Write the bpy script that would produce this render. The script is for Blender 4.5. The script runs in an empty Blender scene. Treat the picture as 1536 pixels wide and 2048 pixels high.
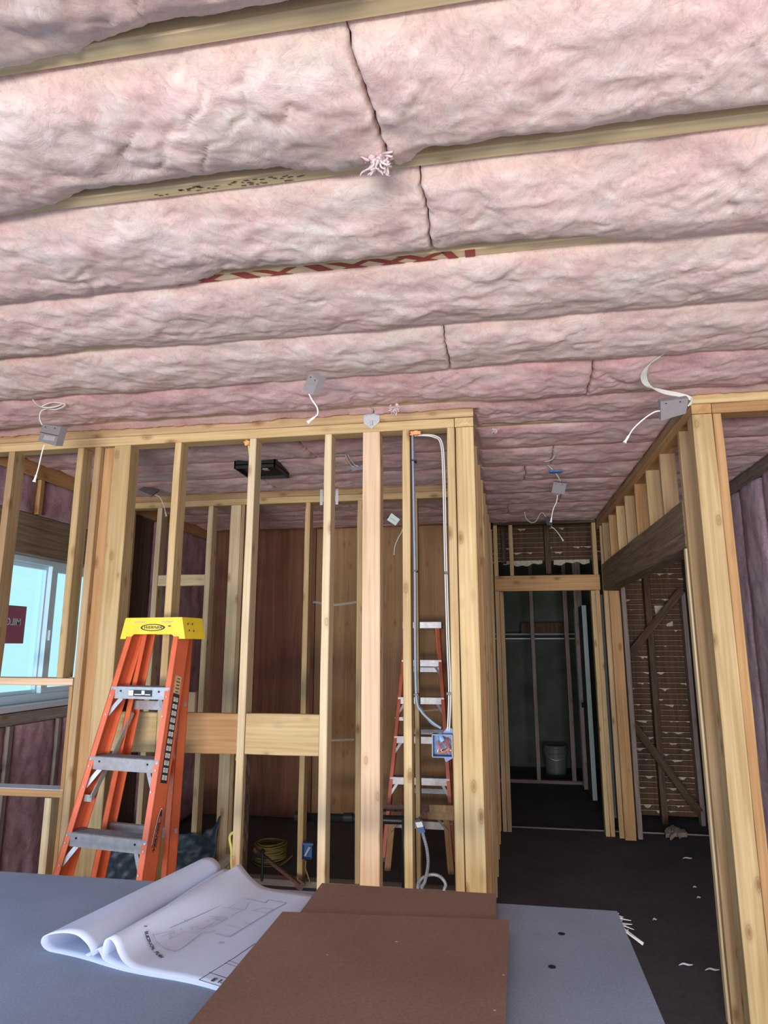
import bpy, bmesh, math, random
import numpy as np
from mathutils import Vector, Matrix, Euler

sc = bpy.context.scene
COL = sc.collection
PI = math.pi
random.seed(7)

# ------------------------------------------------------------------ camera
F_PX, PITCH, YAW, EYE = 1321.0, 0.198828, 0.171047, 1.60
cam_d = bpy.data.cameras.new('camera'); cam = bpy.data.objects.new('camera', cam_d)
COL.objects.link(cam); sc.camera = cam
cam.location = (0, 0, EYE)
cam.rotation_euler = (PI/2 + PITCH, 0, YAW)
cam_d.sensor_fit = 'VERTICAL'; cam_d.sensor_height = 32.0
cam_d.lens = F_PX / 2048 * 32.0
cam_d.clip_start = 0.05

# ------------------------------------------------------------------ world, lights, exposure
sc.view_settings.view_transform = 'Standard'; sc.view_settings.look = 'None'
sc.view_settings.gamma = 1.0; sc.view_settings.use_curve_mapping = False
sc.view_settings.exposure = -0.16
w = bpy.data.worlds.new('sky'); sc.world = w; w.use_nodes = True
wn = w.node_tree
bg = wn.nodes['Background']; bg.inputs[0].default_value = (0.56, 0.90, 1.0, 1); bg.inputs[1].default_value = 1.35
sc.cycles.use_denoising = True
sc.cycles.max_bounces = 6; sc.cycles.diffuse_bounces = 4; sc.cycles.glossy_bounces = 2
sc.cycles.transparent_max_bounces = 8; sc.cycles.transmission_bounces = 3
sc.cycles.sample_clamp_indirect = 4.0

def area(name, loc, rot, sx, sy, power, col):
    l = bpy.data.lights.new(name, 'AREA'); l.shape = 'RECTANGLE'; l.size = sx; l.size_y = sy
    l.energy = power; l.color = col
    o = bpy.data.objects.new(name, l); COL.objects.link(o); o.location = loc; o.rotation_euler = rot
    return o
# daylight through the storefront opening behind the camera: sunlit pavement below, sky above
area('pavement_bounce_light', (-0.5, -4.95, 0.62), (PI/2 + 0.42, 0, 0), 4.2, 0.9, 600, (1.0, 0.90, 0.80))
area('sky_light', (-0.5, -4.95, 1.98), (PI/2 - 0.26, 0, 0), 4.2, 1.1, 400, (0.60, 0.76, 1.0))
# two side fill lamps added out of view, then the right room's window
area('left_fill_light', (-2.98, 0.9, 1.45), (0, -PI/2+0.7, 0), 1.1, 1.8, 62, (0.42, 0.70, 1.0))  # added fill that tints the table blue from the left
area('right_fill_light', (1.76, 0.6, 1.5), (0, PI/2, 0), 1.6, 2.2, 24, (0.95, 0.93, 0.96))  # added fill for the stud sides facing right
area('right_room_window_light', (1.60, 2.2, 1.6), (-PI/2-0.1, 0, -0.25), 0.5, 1.0, 0.5, (0.86, 0.84, 1.0))

# ------------------------------------------------------------------ image measurement helper (a pixel of the photo on a known plane)
_cy, _sy, _cp, _sp = math.cos(YAW), math.sin(YAW), math.cos(PITCH), math.sin(PITCH)
_F = Vector((-_sy*_cp, _cy*_cp, _sp)); _R = Vector((_cy, _sy, 0)); _U = _R.cross(_F)
def at(u, v, Y=None, X=None, Z=None):
    d = _F + _R*((u-768)/F_PX) - _U*((v-1024)/F_PX)
    if Y is not None: t = Y/d.y
    elif X is not None: t = X/d.x
    else: t = (Z-EYE)/d.z
    p = d*t
    return Vector((p.x, p.y, p.z+EYE))

# ------------------------------------------------------------------ materials
def newmat(name):
    m = bpy.data.materials.new(name); m.use_nodes = True
    nt = m.node_tree; b = nt.nodes['Principled BSDF']
    return m, nt, b
def N(nt, t, **k):
    n = nt.nodes.new(t)
    for a, v in k.items(): setattr(n, a, v)
    return n
def ramp(nt, stops):
    r = N(nt, 'ShaderNodeValToRGB'); e = r.color_ramp.elements
    while len(e) < len(stops): e.new(0.5)
    for i, (p, c) in enumerate(stops):
        e[i].position = p; e[i].color = (*c, 1) if len(c) == 3 else c
    return r
def plain(name, col, rough=0.6, metal=0.0, bump=0.0, scale=60, var=0.08, emis=None, spec=None):
    m, nt, b = newmat(name)
    tc = N(nt, 'ShaderNodeTexCoord'); ns = N(nt, 'ShaderNodeTexNoise'); ns.inputs['Scale'].default_value = scale
    ns.inputs['Detail'].default_value = 5
    nt.links.new(tc.outputs['Object'], ns.inputs['Vector'])
    c1 = tuple(max(0, c*(1-var*1.6)) for c in col); c2 = tuple(min(1, c*(1+var)) for c in col)
    r = ramp(nt, [(0.3, c1), (0.7, c2)])
    nt.links.new(ns.outputs['Fac'], r.inputs['Fac']); nt.links.new(r.outputs['Color'], b.inputs['Base Color'])
    b.inputs['Roughness'].default_value = rough; b.inputs['Metallic'].default_value = metal
    if spec is not None: b.inputs['Specular IOR Level'].default_value = spec
    if bump:
        bp = N(nt, 'ShaderNodeBump'); bp.inputs['Strength'].default_value = bump; bp.inputs['Distance'].default_value = 0.003
        nt.links.new(ns.outputs['Fac'], bp.inputs['Height']); nt.links.new(bp.outputs['Normal'], b.inputs['Normal'])
    return m
def wood(name, light, dark, knot=(0.20, 0.09, 0.03), knots=0.75, grain=1.0, rough=0.75, dirt=0.0, dirtcol=(0.10, 0.08, 0.07)):
    m, nt, b = newmat(name); L = nt.links
    tc = N(nt, 'ShaderNodeTexCoord'); oi = N(nt, 'ShaderNodeObjectInfo')
    mul = N(nt, 'ShaderNodeVectorMath', operation='SCALE'); comb = N(nt, 'ShaderNodeCombineXYZ')
    for i in range(3): L.new(oi.outputs['Random'], comb.inputs[i])
    L.new(comb.outputs[0], mul.inputs[0]); mul.inputs['Scale'].default_value = 37.0
    add = N(nt, 'ShaderNodeVectorMath', operation='ADD'); L.new(tc.outputs['Object'], add.inputs[0]); L.new(mul.outputs[0], add.inputs[1])
    mp = N(nt, 'ShaderNodeMapping'); mp.inputs['Scale'].default_value = (26, 26, 1.1); L.new(add.outputs[0], mp.inputs['Vector'])
    n1 = N(nt, 'ShaderNodeTexNoise'); n1.inputs['Scale'].default_value = 1.3*grain; n1.inputs['Detail'].default_value = 7; n1.inputs['Distortion'].default_value = 0.9
    L.new(mp.outputs[0], n1.inputs['Vector'])
    r1 = ramp(nt, [(0.30, dark), (0.52, tuple((a+c)/2 for a, c in zip(light, dark))), (0.70, light)])
    L.new(n1.outputs['Fac'], r1.inputs['Fac'])
    # growth rings: wave across the board
    mp2 = N(nt, 'ShaderNodeMapping'); mp2.inputs['Scale'].default_value = (9, 9, 0.5); L.new(add.outputs[0], mp2.inputs['Vector'])
    wv = N(nt, 'ShaderNodeTexWave'); wv.wave_type = 'RINGS'; wv.rings_direction = 'Z'; wv.inputs['Scale'].default_value = 2.2; wv.inputs['Distortion'].default_value = 5.0; wv.inputs['Detail'].default_value = 3; wv.inputs['Detail Scale'].default_value = 0.6
    L.new(mp2.outputs[0], wv.inputs['Vector'])
    rw = ramp(nt, [(0.0, (0.80, 0.74, 0.66)), (0.5, (1, 1, 1))])
    L.new(wv.outputs['Fac'], rw.inputs['Fac'])
    mx = N(nt, 'ShaderNodeMix', data_type='RGBA', blend_type='MULTIPLY'); mx.inputs['Factor'].default_value = 0.32
    L.new(r1.outputs['Color'], mx.inputs['A']); L.new(rw.outputs['Color'], mx.inputs['B'])
    # large patches, per board tone
    n2 = N(nt, 'ShaderNodeTexNoise'); n2.inputs['Scale'].default_value = 1.6; n2.inputs['Detail'].default_value = 3
    L.new(add.outputs[0], n2.inputs['Vector'])
    rr = ramp(nt, [(0.35, (0.78, 0.74, 0.70)), (0.65, (1.0, 1.0, 1.0))]); L.new(n2.outputs['Fac'], rr.inputs['Fac'])
    mx2 = N(nt, 'ShaderNodeMix', data_type='RGBA', blend_type='MULTIPLY'); mx2.inputs['Factor'].default_value = 0.6
    L.new(mx.outputs['Result'], mx2.inputs['A']); L.new(rr.outputs['Color'], mx2.inputs['B'])
    hs = N(nt, 'ShaderNodeHueSaturation'); mr = N(nt, 'ShaderNodeMapRange'); mr.inputs['To Min'].default_value = 0.86; mr.inputs['To Max'].default_value = 1.10
    L.new(oi.outputs['Random'], mr.inputs['Value']); L.new(mr.outputs[0], hs.inputs['Value']); L.new(mx2.outputs['Result'], hs.inputs['Color'])
    # knots
    mp3 = N(nt, 'ShaderNodeMapping'); mp3.inputs['Scale'].default_value = (11, 11, 5); L.new(add.outputs[0], mp3.inputs['Vector'])
    vo = N(nt, 'ShaderNodeTexVoronoi'); vo.inputs['Scale'].default_value = 1.0; L.new(mp3.outputs[0], vo.inputs['Vector'])
    rk = ramp(nt, [(0.07, (1, 1, 1)), (0.13, (0.45, 0.45, 0.45)), (0.15, (0.75, 0.75, 0.75)), (0.17, (0.25, 0.25, 0.25)), (0.26, (0, 0, 0))]); L.new(vo.outputs['Distance'], rk.inputs['Fac'])
    kn = N(nt, 'ShaderNodeMath', operation='MULTIPLY'); kn.inputs[1].default_value = knots; L.new(rk.outputs['Color'], kn.inputs[0])
    mx3 = N(nt, 'ShaderNodeMix', data_type='RGBA'); L.new(kn.outputs[0], mx3.inputs['Factor']); L.new(hs.outputs['Color'], mx3.inputs['A']); mx3.inputs['B'].default_value = (*knot, 1)
    out = mx3.outputs['Result']
    if dirt:
        n4 = N(nt, 'ShaderNodeTexNoise'); n4.inputs['Scale'].default_value = 9; n4.inputs['Detail'].default_value = 8; L.new(mp2.outputs[0], n4.inputs['Vector'])
        rd = ramp(nt, [(0.45, (0, 0, 0)), (0.75, (dirt, dirt, dirt))]); L.new(n4.outputs['Fac'], rd.inputs['Fac'])
        mx4 = N(nt, 'ShaderNodeMix', data_type='RGBA'); L.new(rd.outputs['Color'], mx4.inputs['Factor']); L.new(out, mx4.inputs['A']); mx4.inputs['B'].default_value = (*dirtcol, 1)
        out = mx4.outputs['Result']
    L.new(out, b.inputs['Base Color']); b.inputs['Roughness'].default_value = rough; b.inputs['Specular IOR Level'].default_value = 0.25
    bp = N(nt, 'ShaderNodeBump'); bp.inputs['Strength'].default_value = 0.35; bp.inputs['Distance'].default_value = 0.0015
    L.new(n1.outputs['Fac'], bp.inputs['Height']); L.new(bp.outputs['Normal'], b.inputs['Normal'])
    return m
def fluff(name, stops, scale=1.0, bump=1.0):
    m, nt, b = newmat(name); L = nt.links
    tc = N(nt, 'ShaderNodeTexCoord')
    geo = tc.outputs['Object']
    n1 = N(nt, 'ShaderNodeTexNoise'); n1.inputs['Scale'].default_value = 5.0*scale; n1.inputs['Detail'].default_value = 9; n1.inputs['Roughness'].default_value = 0.6; n1.inputs['Distortion'].default_value = 0.6
    L.new(geo, n1.inputs['Vector'])
    r1 = ramp(nt, stops); L.new(n1.outputs['Fac'], r1.inputs['Fac'])
    # thin drawn-out fibres
    n2 = N(nt, 'ShaderNodeTexNoise'); n2.inputs['Scale'].default_value = 3.0*scale; n2.inputs['Detail'].default_value = 3
    L.new(geo, n2.inputs['Vector'])
    vm = N(nt, 'ShaderNodeMix', data_type='RGBA', blend_type='ADD'); vm.inputs['Factor'].default_value = 0.55
    L.new(geo, vm.inputs['A']); L.new(n2.outputs['Color'], vm.inputs['B'])
    n3 = N(nt, 'ShaderNodeTexNoise'); n3.inputs['Scale'].default_value = 44*scale; n3.inputs['Detail'].default_value = 8; n3.inputs['Roughness'].default_value = 0.7; n3.inputs['Distortion'].default_value = 0.9
    L.new(vm.outputs['Result'], n3.inputs['Vector'])
    rf = ramp(nt, [(0.34, (0.74, 0.70, 0.72)), (0.48, (0.94, 0.94, 0.94)), (0.66, (1.08, 1.08, 1.07))]); L.new(n3.outputs['Fac'], rf.inputs['Fac'])
    mx = N(nt, 'ShaderNodeMix', data_type='RGBA', blend_type='MULTIPLY'); mx.inputs['Factor'].default_value = 0.60
    L.new(r1.outputs['Color'], mx.inputs['A']); L.new(rf.outputs['Color'], mx.inputs['B'])
    fx = []
    for sc_, off in ((17, 3.0), (23, 9.0)):      # single pale fibres and thin darker cracks
        n5 = N(nt, 'ShaderNodeTexNoise'); n5.inputs['Scale'].default_value = sc_*scale; n5.inputs['Detail'].default_value = 4; n5.inputs['Distortion'].default_value = 1.6
        ad5 = N(nt, 'ShaderNodeVectorMath', operation='ADD'); ad5.inputs[1].default_value = (off, off, off)
        L.new(geo, ad5.inputs[0]); L.new(ad5.outputs[0], n5.inputs['Vector'])
        r5 = ramp(nt, [(0.485, (0, 0, 0)), (0.50, (1, 1, 1)), (0.515, (0, 0, 0))]); L.new(n5.outputs['Fac'], r5.inputs['Fac']); fx.append(r5)
    def amt(src, f):
        q = N(nt, 'ShaderNodeMath', operation='MULTIPLY'); q.inputs[1].default_value = f; L.new(src, q.inputs[0]); return q.outputs[0]
    ml = N(nt, 'ShaderNodeMix', data_type='RGBA'); L.new(amt(fx[0].outputs['Color'], 0.28), ml.inputs['Factor']); L.new(mx.outputs['Result'], ml.inputs['A']); ml.inputs['B'].default_value = (0.93, 0.84, 0.80, 1)
    md_ = N(nt, 'ShaderNodeMix', data_type='RGBA'); L.new(amt(fx[1].outputs['Color'], 0.28), md_.inputs['Factor']); L.new(ml.outputs['Result'], md_.inputs['A']); md_.inputs['B'].default_value = (0.42, 0.27, 0.29, 1)
    L.new(md_.outputs['Result'], b.inputs['Base Color'])
    b.inputs['Roughness'].default_value = 1.0; b.inputs['Specular IOR Level'].default_value = 0.05
    b.inputs['Subsurface Weight'].default_value = 0.7; b.inputs['Subsurface Radius'].default_value = (1.0, 0.7, 0.65); b.inputs['Subsurface Scale'].default_value = 0.035
    b.inputs['Sheen Weight'].default_value = 0.12; b.inputs['Sheen Roughness'].default_value = 0.7
    ad = N(nt, 'ShaderNodeMath', operation='MULTIPLY_ADD'); ad.inputs[1].default_value = 0.5
    L.new(n3.outputs['Fac'], ad.inputs[0]); L.new(n1.outputs['Fac'], ad.inputs[2])
    bp = N(nt, 'ShaderNodeBump'); bp.inputs['Strength'].default_value = bump; bp.inputs['Distance'].default_value = 0.0055
    L.new(ad.outputs[0], bp.inputs['Height']); L.new(bp.outputs['Normal'], b.inputs['Normal'])
    return m

M = {}
M['fir_yellow'] = wood('fir_yellow', (0.66, 0.50, 0.27), (0.48, 0.33, 0.155))
M['fir_pale'] = wood('fir_pale', (0.76, 0.63, 0.42), (0.60, 0.46, 0.27), knot=(0.30, 0.16, 0.08))
M['fir_tan'] = wood('fir_tan', (0.56, 0.40, 0.23), (0.40, 0.26, 0.13))
M['fir_pink'] = wood('fir_pink', (0.74, 0.55, 0.38), (0.58, 0.39, 0.24), knot=(0.30, 0.14, 0.07))
M['fir_orange'] = wood('fir_orange', (0.58, 0.36, 0.17), (0.44, 0.24, 0.10))
M['joist_wood'] = wood('joist_wood', (0.90, 0.78, 0.52), (0.76, 0.63, 0.38), knots=0.4)
M['dusty_wood'] = wood('dusty_wood', (0.36, 0.30, 0.27), (0.22, 0.17, 0.15), dirt=0.5)
M['old_wood'] = wood('old_wood', (0.13, 0.07, 0.04), (0.06, 0.03, 0.02), knots=0.3, dirt=0.4, dirtcol=(0.2, 0.17, 0.13))
M['header_wood'] = wood('header_wood', (0.33, 0.25, 0.17), (0.16, 0.11, 0.065), knots=0.2, grain=1.6, dirt=0.3, dirtcol=(0.34, 0.29, 0.22))
M['split_wood'] = wood('split_wood', (0.42, 0.28, 0.17), (0.16, 0.09, 0.05), knots=0.9, grain=2.2, dirt=0.8, dirtcol=(0.05, 0.035, 0.03))
M['bark'] = wood('bark', (0.20, 0.13, 0.085), (0.05, 0.032, 0.024), knots=0.6, grain=2.5, dirt=0.8, dirtcol=(0.03, 0.022, 0.02))
M['white_wood'] = plain('white_painted_wood', (0.62, 0.64, 0.70), 0.6)
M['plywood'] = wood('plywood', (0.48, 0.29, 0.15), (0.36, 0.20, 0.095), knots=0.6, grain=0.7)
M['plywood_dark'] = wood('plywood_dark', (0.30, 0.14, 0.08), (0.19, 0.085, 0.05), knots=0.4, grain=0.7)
M['sheathing'] = wood('sheathing', (0.21, 0.15, 0.12), (0.13, 0.09, 0.075), knots=0.3, grain=0.6)
M['lath'] = wood('lath', (0.16, 0.08, 0.042), (0.075, 0.038, 0.022), knots=0.2, grain=1.4)
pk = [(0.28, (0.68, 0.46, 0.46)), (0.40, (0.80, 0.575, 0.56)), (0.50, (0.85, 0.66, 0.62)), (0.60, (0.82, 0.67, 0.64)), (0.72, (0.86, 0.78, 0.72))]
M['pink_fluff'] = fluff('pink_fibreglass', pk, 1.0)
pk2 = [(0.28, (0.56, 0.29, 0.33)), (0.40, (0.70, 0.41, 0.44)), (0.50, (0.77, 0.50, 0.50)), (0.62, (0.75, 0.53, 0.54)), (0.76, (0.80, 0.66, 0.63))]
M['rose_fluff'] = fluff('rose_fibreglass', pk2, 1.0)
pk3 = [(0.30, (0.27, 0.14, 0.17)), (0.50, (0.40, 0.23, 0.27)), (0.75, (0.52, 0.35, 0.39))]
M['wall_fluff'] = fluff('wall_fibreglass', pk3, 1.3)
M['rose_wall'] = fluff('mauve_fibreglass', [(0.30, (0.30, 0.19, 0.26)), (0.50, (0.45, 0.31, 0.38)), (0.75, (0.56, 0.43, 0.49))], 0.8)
M['concrete'] = plain('dusty_dark_floor', (0.085, 0.078, 0.078), 0.95, bump=0.6, scale=45, var=0.25, spec=0.1)
M['board'] = None
M['grey_box'] = plain('grey_painted_steel', (0.205, 0.19, 0.195), 0.5, 0.0, var=0.05)
M['dark_steel'] = plain('dark_steel', (0.03, 0.032, 0.035), 0.45, 0.6)
M['steel'] = plain('galvanised_steel', (0.55, 0.56, 0.57), 0.45, 0.7, scale=120)
M['white_cable'] = plain('white_cable', (0.62, 0.62, 0.56), 0.5, var=0.03)
M['white_plastic'] = plain('white_plastic', (0.85, 0.85, 0.82), 0.4, var=0.02)
M['grey_cable'] = plain('grey_cable', (0.25, 0.29, 0.36), 0.5, var=0.05)
M['blue_cable'] = plain('blue_cable', (0.22, 0.40, 0.66), 0.45, var=0.05)
M['yellow_cable'] = plain('yellow_cable', (0.62, 0.58, 0.14), 0.5, var=0.06)
M['coil_cable'] = plain('dusty_yellow_cable', (0.23, 0.18, 0.055), 0.6, var=0.1)
M['blue_plastic'] = plain('blue_plastic', (0.04, 0.13, 0.34), 0.4, var=0.08)
M['copper'] = plain('copper_wire', (0.72, 0.33, 0.18), 0.35, 0.6)
M['red_wire'] = plain('red_wire', (0.45, 0.06, 0.05), 0.4)
M['foam'] = plain('orange_foam', (0.85, 0.38, 0.16), 0.9, bump=1.0, scale=40)
M['black_plastic'] = plain('black_plastic', (0.018, 0.02, 0.022), 0.4)
M['rust'] = plain('rusty_steel', (0.16, 0.08, 0.065), 0.7, 0.3, bump=0.4, scale=90, var=0.3)
M['tarp'] = plain('dark_blue_membrane', (0.045, 0.07, 0.10), 0.45, bump=0.9, scale=30, var=0.3)
M['ladder_orange'] = plain('orange_fibreglass', (0.68, 0.14, 0.055), 0.42, var=0.10, scale=9)
M['cap_yellow'] = plain('yellow_plastic', (0.86, 0.62, 0.03), 0.42, var=0.06, scale=14)
M['alu'] = plain('brushed_aluminium', (0.47, 0.455, 0.46), 0.42, 0.55, scale=40, var=0.10)
M['tread'] = plain('ribbed_tread', (0.20, 0.18, 0.18), 0.6, 0.3, scale=70, var=0.2)
M['black_print'] = plain('black_print', (0.02, 0.02, 0.022), 0.5)
M['white_print'] = plain('white_print', (0.80, 0.80, 0.78), 0.5, var=0.02)
M['tan_print'] = plain('tan_print', (0.62, 0.42, 0.22), 0.5)
M['red_lettering'] = plain('red_lettering', (0.40, 0.085, 0.07), 0.7)
M['red_poster'] = plain('red_poster', (0.50, 0.10, 0.16), 0.5)
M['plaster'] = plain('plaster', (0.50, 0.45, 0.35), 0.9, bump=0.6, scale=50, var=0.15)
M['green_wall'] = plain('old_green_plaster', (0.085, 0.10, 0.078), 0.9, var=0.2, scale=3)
M['vinyl'] = plain('white_vinyl', (0.62, 0.78, 0.86), 0.35, var=0.02)
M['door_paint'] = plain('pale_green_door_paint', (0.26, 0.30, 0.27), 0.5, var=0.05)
M['paper'] = plain('blueprint_paper', (0.60, 0.65, 0.80), 0.7, var=0.03, scale=6)
M['ink'] = plain('ink_line', (0.30, 0.33, 0.42), 0.7)
M['ink_dark'] = plain('dark_ink', (0.05, 0.06, 0.10), 0.7)
M['tag_paper'] = plain('pale_card', (0.75, 0.90, 0.84), 0.6, var=0.02)

def board_mat(name, base, spots, scale, rough=0.85, spotcol=(0.7, 0.6, 0.5)):
    m, nt, b = newmat(name); L = nt.links
    tc = N(nt, 'ShaderNodeTexCoord')
    a = N(nt, 'ShaderNodeTexNoise'); a.inputs['Scale'].default_value = scale; a.inputs['Detail'].default_value = 9; a.inputs['Roughness'].default_value = 0.7
    L.new(tc.outputs['Object'], a.inputs['Vector'])
    r = ramp(nt, [(0.3, tuple(c*0.80 for c in base)), (0.7, tuple(min(1, c*1.13) for c in base))]); L.new(a.outputs['Fac'], r.inputs['Fac'])
    a2 = N(nt, 'ShaderNodeTexNoise'); a2.inputs['Scale'].default_value = 2.3; a2.inputs['Detail'].default_value = 4; L.new(tc.outputs['Object'], a2.inputs['Vector'])
    r2 = ramp(nt, [(0.35, (0.86, 0.86, 0.86)), (0.65, (1.06, 1.06, 1.06))]); L.new(a2.outputs['Fac'], r2.inputs['Fac'])
    mx = N(nt, 'ShaderNodeMix', data_type='RGBA', blend_type='MULTIPLY'); mx.inputs['Factor'].default_value = 1
    L.new(r.outputs['Color'], mx.inputs['A']); L.new(r2.outputs['Color'], mx.inputs['B'])
    vo = N(nt, 'ShaderNodeTexVoronoi'); vo.inputs['Scale'].default_value = spots; L.new(tc.outputs['Object'], vo.inputs['Vector'])
    rk = ramp(nt, [(0.03, (1, 1, 1)), (0.05, (0, 0, 0))]); L.new(vo.outputs['Distance'], rk.inputs['Fac'])
    mx2 = N(nt, 'ShaderNodeMix', data_type='RGBA'); L.new(rk.outputs['Color'], mx2.inputs['Factor']); L.new(mx.outputs['Result'], mx2.inputs['A']); mx2.inputs['B'].default_value = (*spotcol, 1)
    L.new(mx2.outputs['Result'], b.inputs['Base Color']); b.inputs['Roughness'].default_value = rough; b.inputs['Specular IOR Level'].default_value = 0.3
    bp = N(nt, 'ShaderNodeBump'); bp.inputs['Strength'].default_value = 0.25; bp.inputs['Distance'].default_value = 0.001
    L.new(a.outputs['Fac'], bp.inputs['Height']); L.new(bp.outputs['Normal'], b.inputs['Normal'])
    return m
M['grey_board'] = board_mat('grey_sheet_board', (0.27, 0.315, 0.41), 9, 160, spotcol=(0.42, 0.46, 0.55))
M['concrete'] = board_mat('dusty_dark_floor', (0.105, 0.101, 0.107), 23, 26, rough=0.95, spotcol=(0.20, 0.18, 0.17))
M['hardboard'] = board_mat('brown_hardboard', (0.25, 0.142, 0.100), 11, 130, spotcol=(0.55, 0.42, 0.32))
def glass_mat():
    m, nt, b = newmat('window_glass'); L = nt.links
    nt.nodes.remove(b); out = [n for n in nt.nodes if n.type == 'OUTPUT_MATERIAL'][0]
    t = N(nt, 'ShaderNodeBsdfTransparent'); g = N(nt, 'ShaderNodeBsdfGlossy'); g.inputs['Roughness'].default_value = 0.03
    mx = N(nt, 'ShaderNodeMixShader'); mx.inputs[0].default_value = 0.05; t.inputs[0].default_value = (0.9, 0.97, 1, 1)
    L.new(t.outputs[0], mx.inputs[1]); L.new(g.outputs[0], mx.inputs[2]); L.new(mx.outputs[0], out.inputs['Surface'])
    return m
M['glass'] = glass_mat()

# ------------------------------------------------------------------ mesh helpers
WO = {}                                      # world origin of every mesh, so that sub-parts can be written in world coordinates
def settag(o, label=None, cat=None, group=None, kind=None):
    if label: o['label'] = label
    if cat: o['category'] = cat
    if group: o['group'] = group
    if kind: o['kind'] = kind
    return o
def empty(name, loc, label, cat, group=None):
    o = bpy.data.objects.new(name, None); COL.objects.link(o); o.location = loc; o.empty_display_size = 0.05
    return settag(o, label, cat, group)
def link_mesh(name, verts, faces, mat, parent=None, smooth=False, origin=None):
    me = bpy.data.meshes.new(name)
    org = Vector(origin) if origin is not None else Vector((0, 0, 0))
    if parent is not None: org = WO.get(parent.name, Vector(parent.location))
    me.from_pydata([tuple(Vector(v)-org) for v in verts], [], faces)
    me.validate(); me.update()
    if smooth:
        me.polygons.foreach_set('use_smooth', [True]*len(me.polygons))
    me.materials.append(mat if not isinstance(mat, str) else M[mat])
    o = bpy.data.objects.new(name, me); COL.objects.link(o)
    if parent is not None: o.parent = parent
    else: o.location = org
    WO[o.name] = org
    return o
class MB:
    def __init__(s): s.v = []; s.f = []
    def prism(s, base, top):
        """two polygons with the same number of points -> closed solid"""
        n = len(base); k = len(s.v); s.v += [Vector(p) for p in base] + [Vector(p) for p in top]
        s.f.append(list(range(k+n-1, k-1, -1))); s.f.append(list(range(k+n, k+2*n)))
        for i in range(n): j = (i+1) % n; s.f.append([k+i, k+j, k+n+j, k+n+i])
        return s
    def box(s, x0, x1, y0, y1, z0, z1, c=0.0):
        if c <= 0: return s.prism([(x0, y0, z0), (x1, y0, z0), (x1, y1, z0), (x0, y1, z0)], [(x0, y0, z1), (x1, y0, z1), (x1, y1, z1), (x0, y1, z1)])
        def ring(z, i): 
            a, b_, d, e = x0+i, x1-i, y0+i, y1-i
            return [Vector(p) for p in ((a+c, d, z), (b_-c, d, z), (b_, d+c, z), (b_, e-c, z), (b_-c, e, z), (a+c, e, z), (a, e-c, z), (a, d+c, z))]
        k = len(s.v)
        for z, i in ((z0, c*.7), (z0+c, 0), (z1-c, 0), (z1, c*.7)): s.v += ring(z, i)
        s.f.append([k+7-i for i in range(8)]); s.f.append([k+24+i for i in range(8)])
        for r in range(3):
            for i in range(8): j = (i+1) % 8; s.f.append([k+r*8+i, k+r*8+j, k+r*8+8+j, k+r*8+8+i])
        return s
    def obox(s, c, ax, ay, az):
        c, ax, ay, az = Vector(c), Vector(ax), Vector(ay), Vector(az)
        b = [c-ax-ay-az, c+ax-ay-az, c+ax+ay-az, c-ax+ay-az]; t = [p+2*az for p in b]
        return s.prism(b, t)
    def tube(s, pts, r, n=8, closed=False):
        pts = [Vector(p) for p in pts]; k = len(s.v); m = len(pts)
        up = None
        for i, p in enumerate(pts):
            a = pts[max(0, i-1)] if not closed else pts[i-1]; b = pts[min(m-1, i+1)] if not closed else pts[(i+1) % m]
            t = (b-a).normalized() if (b-a).length > 1e-9 else Vector((0, 0, 1))
            if up is None: up = t.orthogonal().normalized()
            else:
                up = (up - t*up.dot(t))
                up = up.normalized() if up.length > 1e-6 else t.orthogonal().normalized()
            q = t.cross(up); rr = r[i] if isinstance(r, (list, tuple)) else r
            for j in range(n):
                an = 2*PI*j/n; s.v.append(p + up*(math.cos(an)*rr) + q*(math.sin(an)*rr))
        for i in range(m-1 if not closed else m):
            i2 = (i+1) % m
            for j in range(n): j2 = (j+1) % n; s.f.append([k+i*n+j, k+i*n+j2, k+i2*n+j2, k+i2*n+j])
        if not closed:
            s.f.append([k+j for j in range(n-1, -1, -1)]); s.f.append([k+(m-1)*n+j for j in range(n)])
        return s
    def grid(s, P, nu, nv):
        k = len(s.v); s.v += [Vector(p) for p in P]
        for i in range(nu-1):
            for j in range(nv-1): s.f.append([k+i*nv+j, k+(i+1)*nv+j, k+(i+1)*nv+j+1, k+i*nv+j+1])
        return s
    def build(s, name, mat, parent=None, smooth=False, origin=None, label=None):
        o = link_mesh(name, s.v, s.f, mat, parent, smooth, origin)
        if label: o['label'] = label
        return o
def spline(pts, n=8):
    pts = [Vector(p) for p in pts]; out = []
    P = [pts[0]] + pts + [pts[-1]]
    for i in range(1, len(P)-2):
        a, b, c, d = P[i-1:i+3]
        for j in range(n):
            t = j/n; out.append(0.5*((2*b) + (c-a)*t + (2*a-5*b+4*c-d)*t*t + (3*b-a-3*c+d)*t**3))
    out.append(pts[-1]); return out

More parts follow.
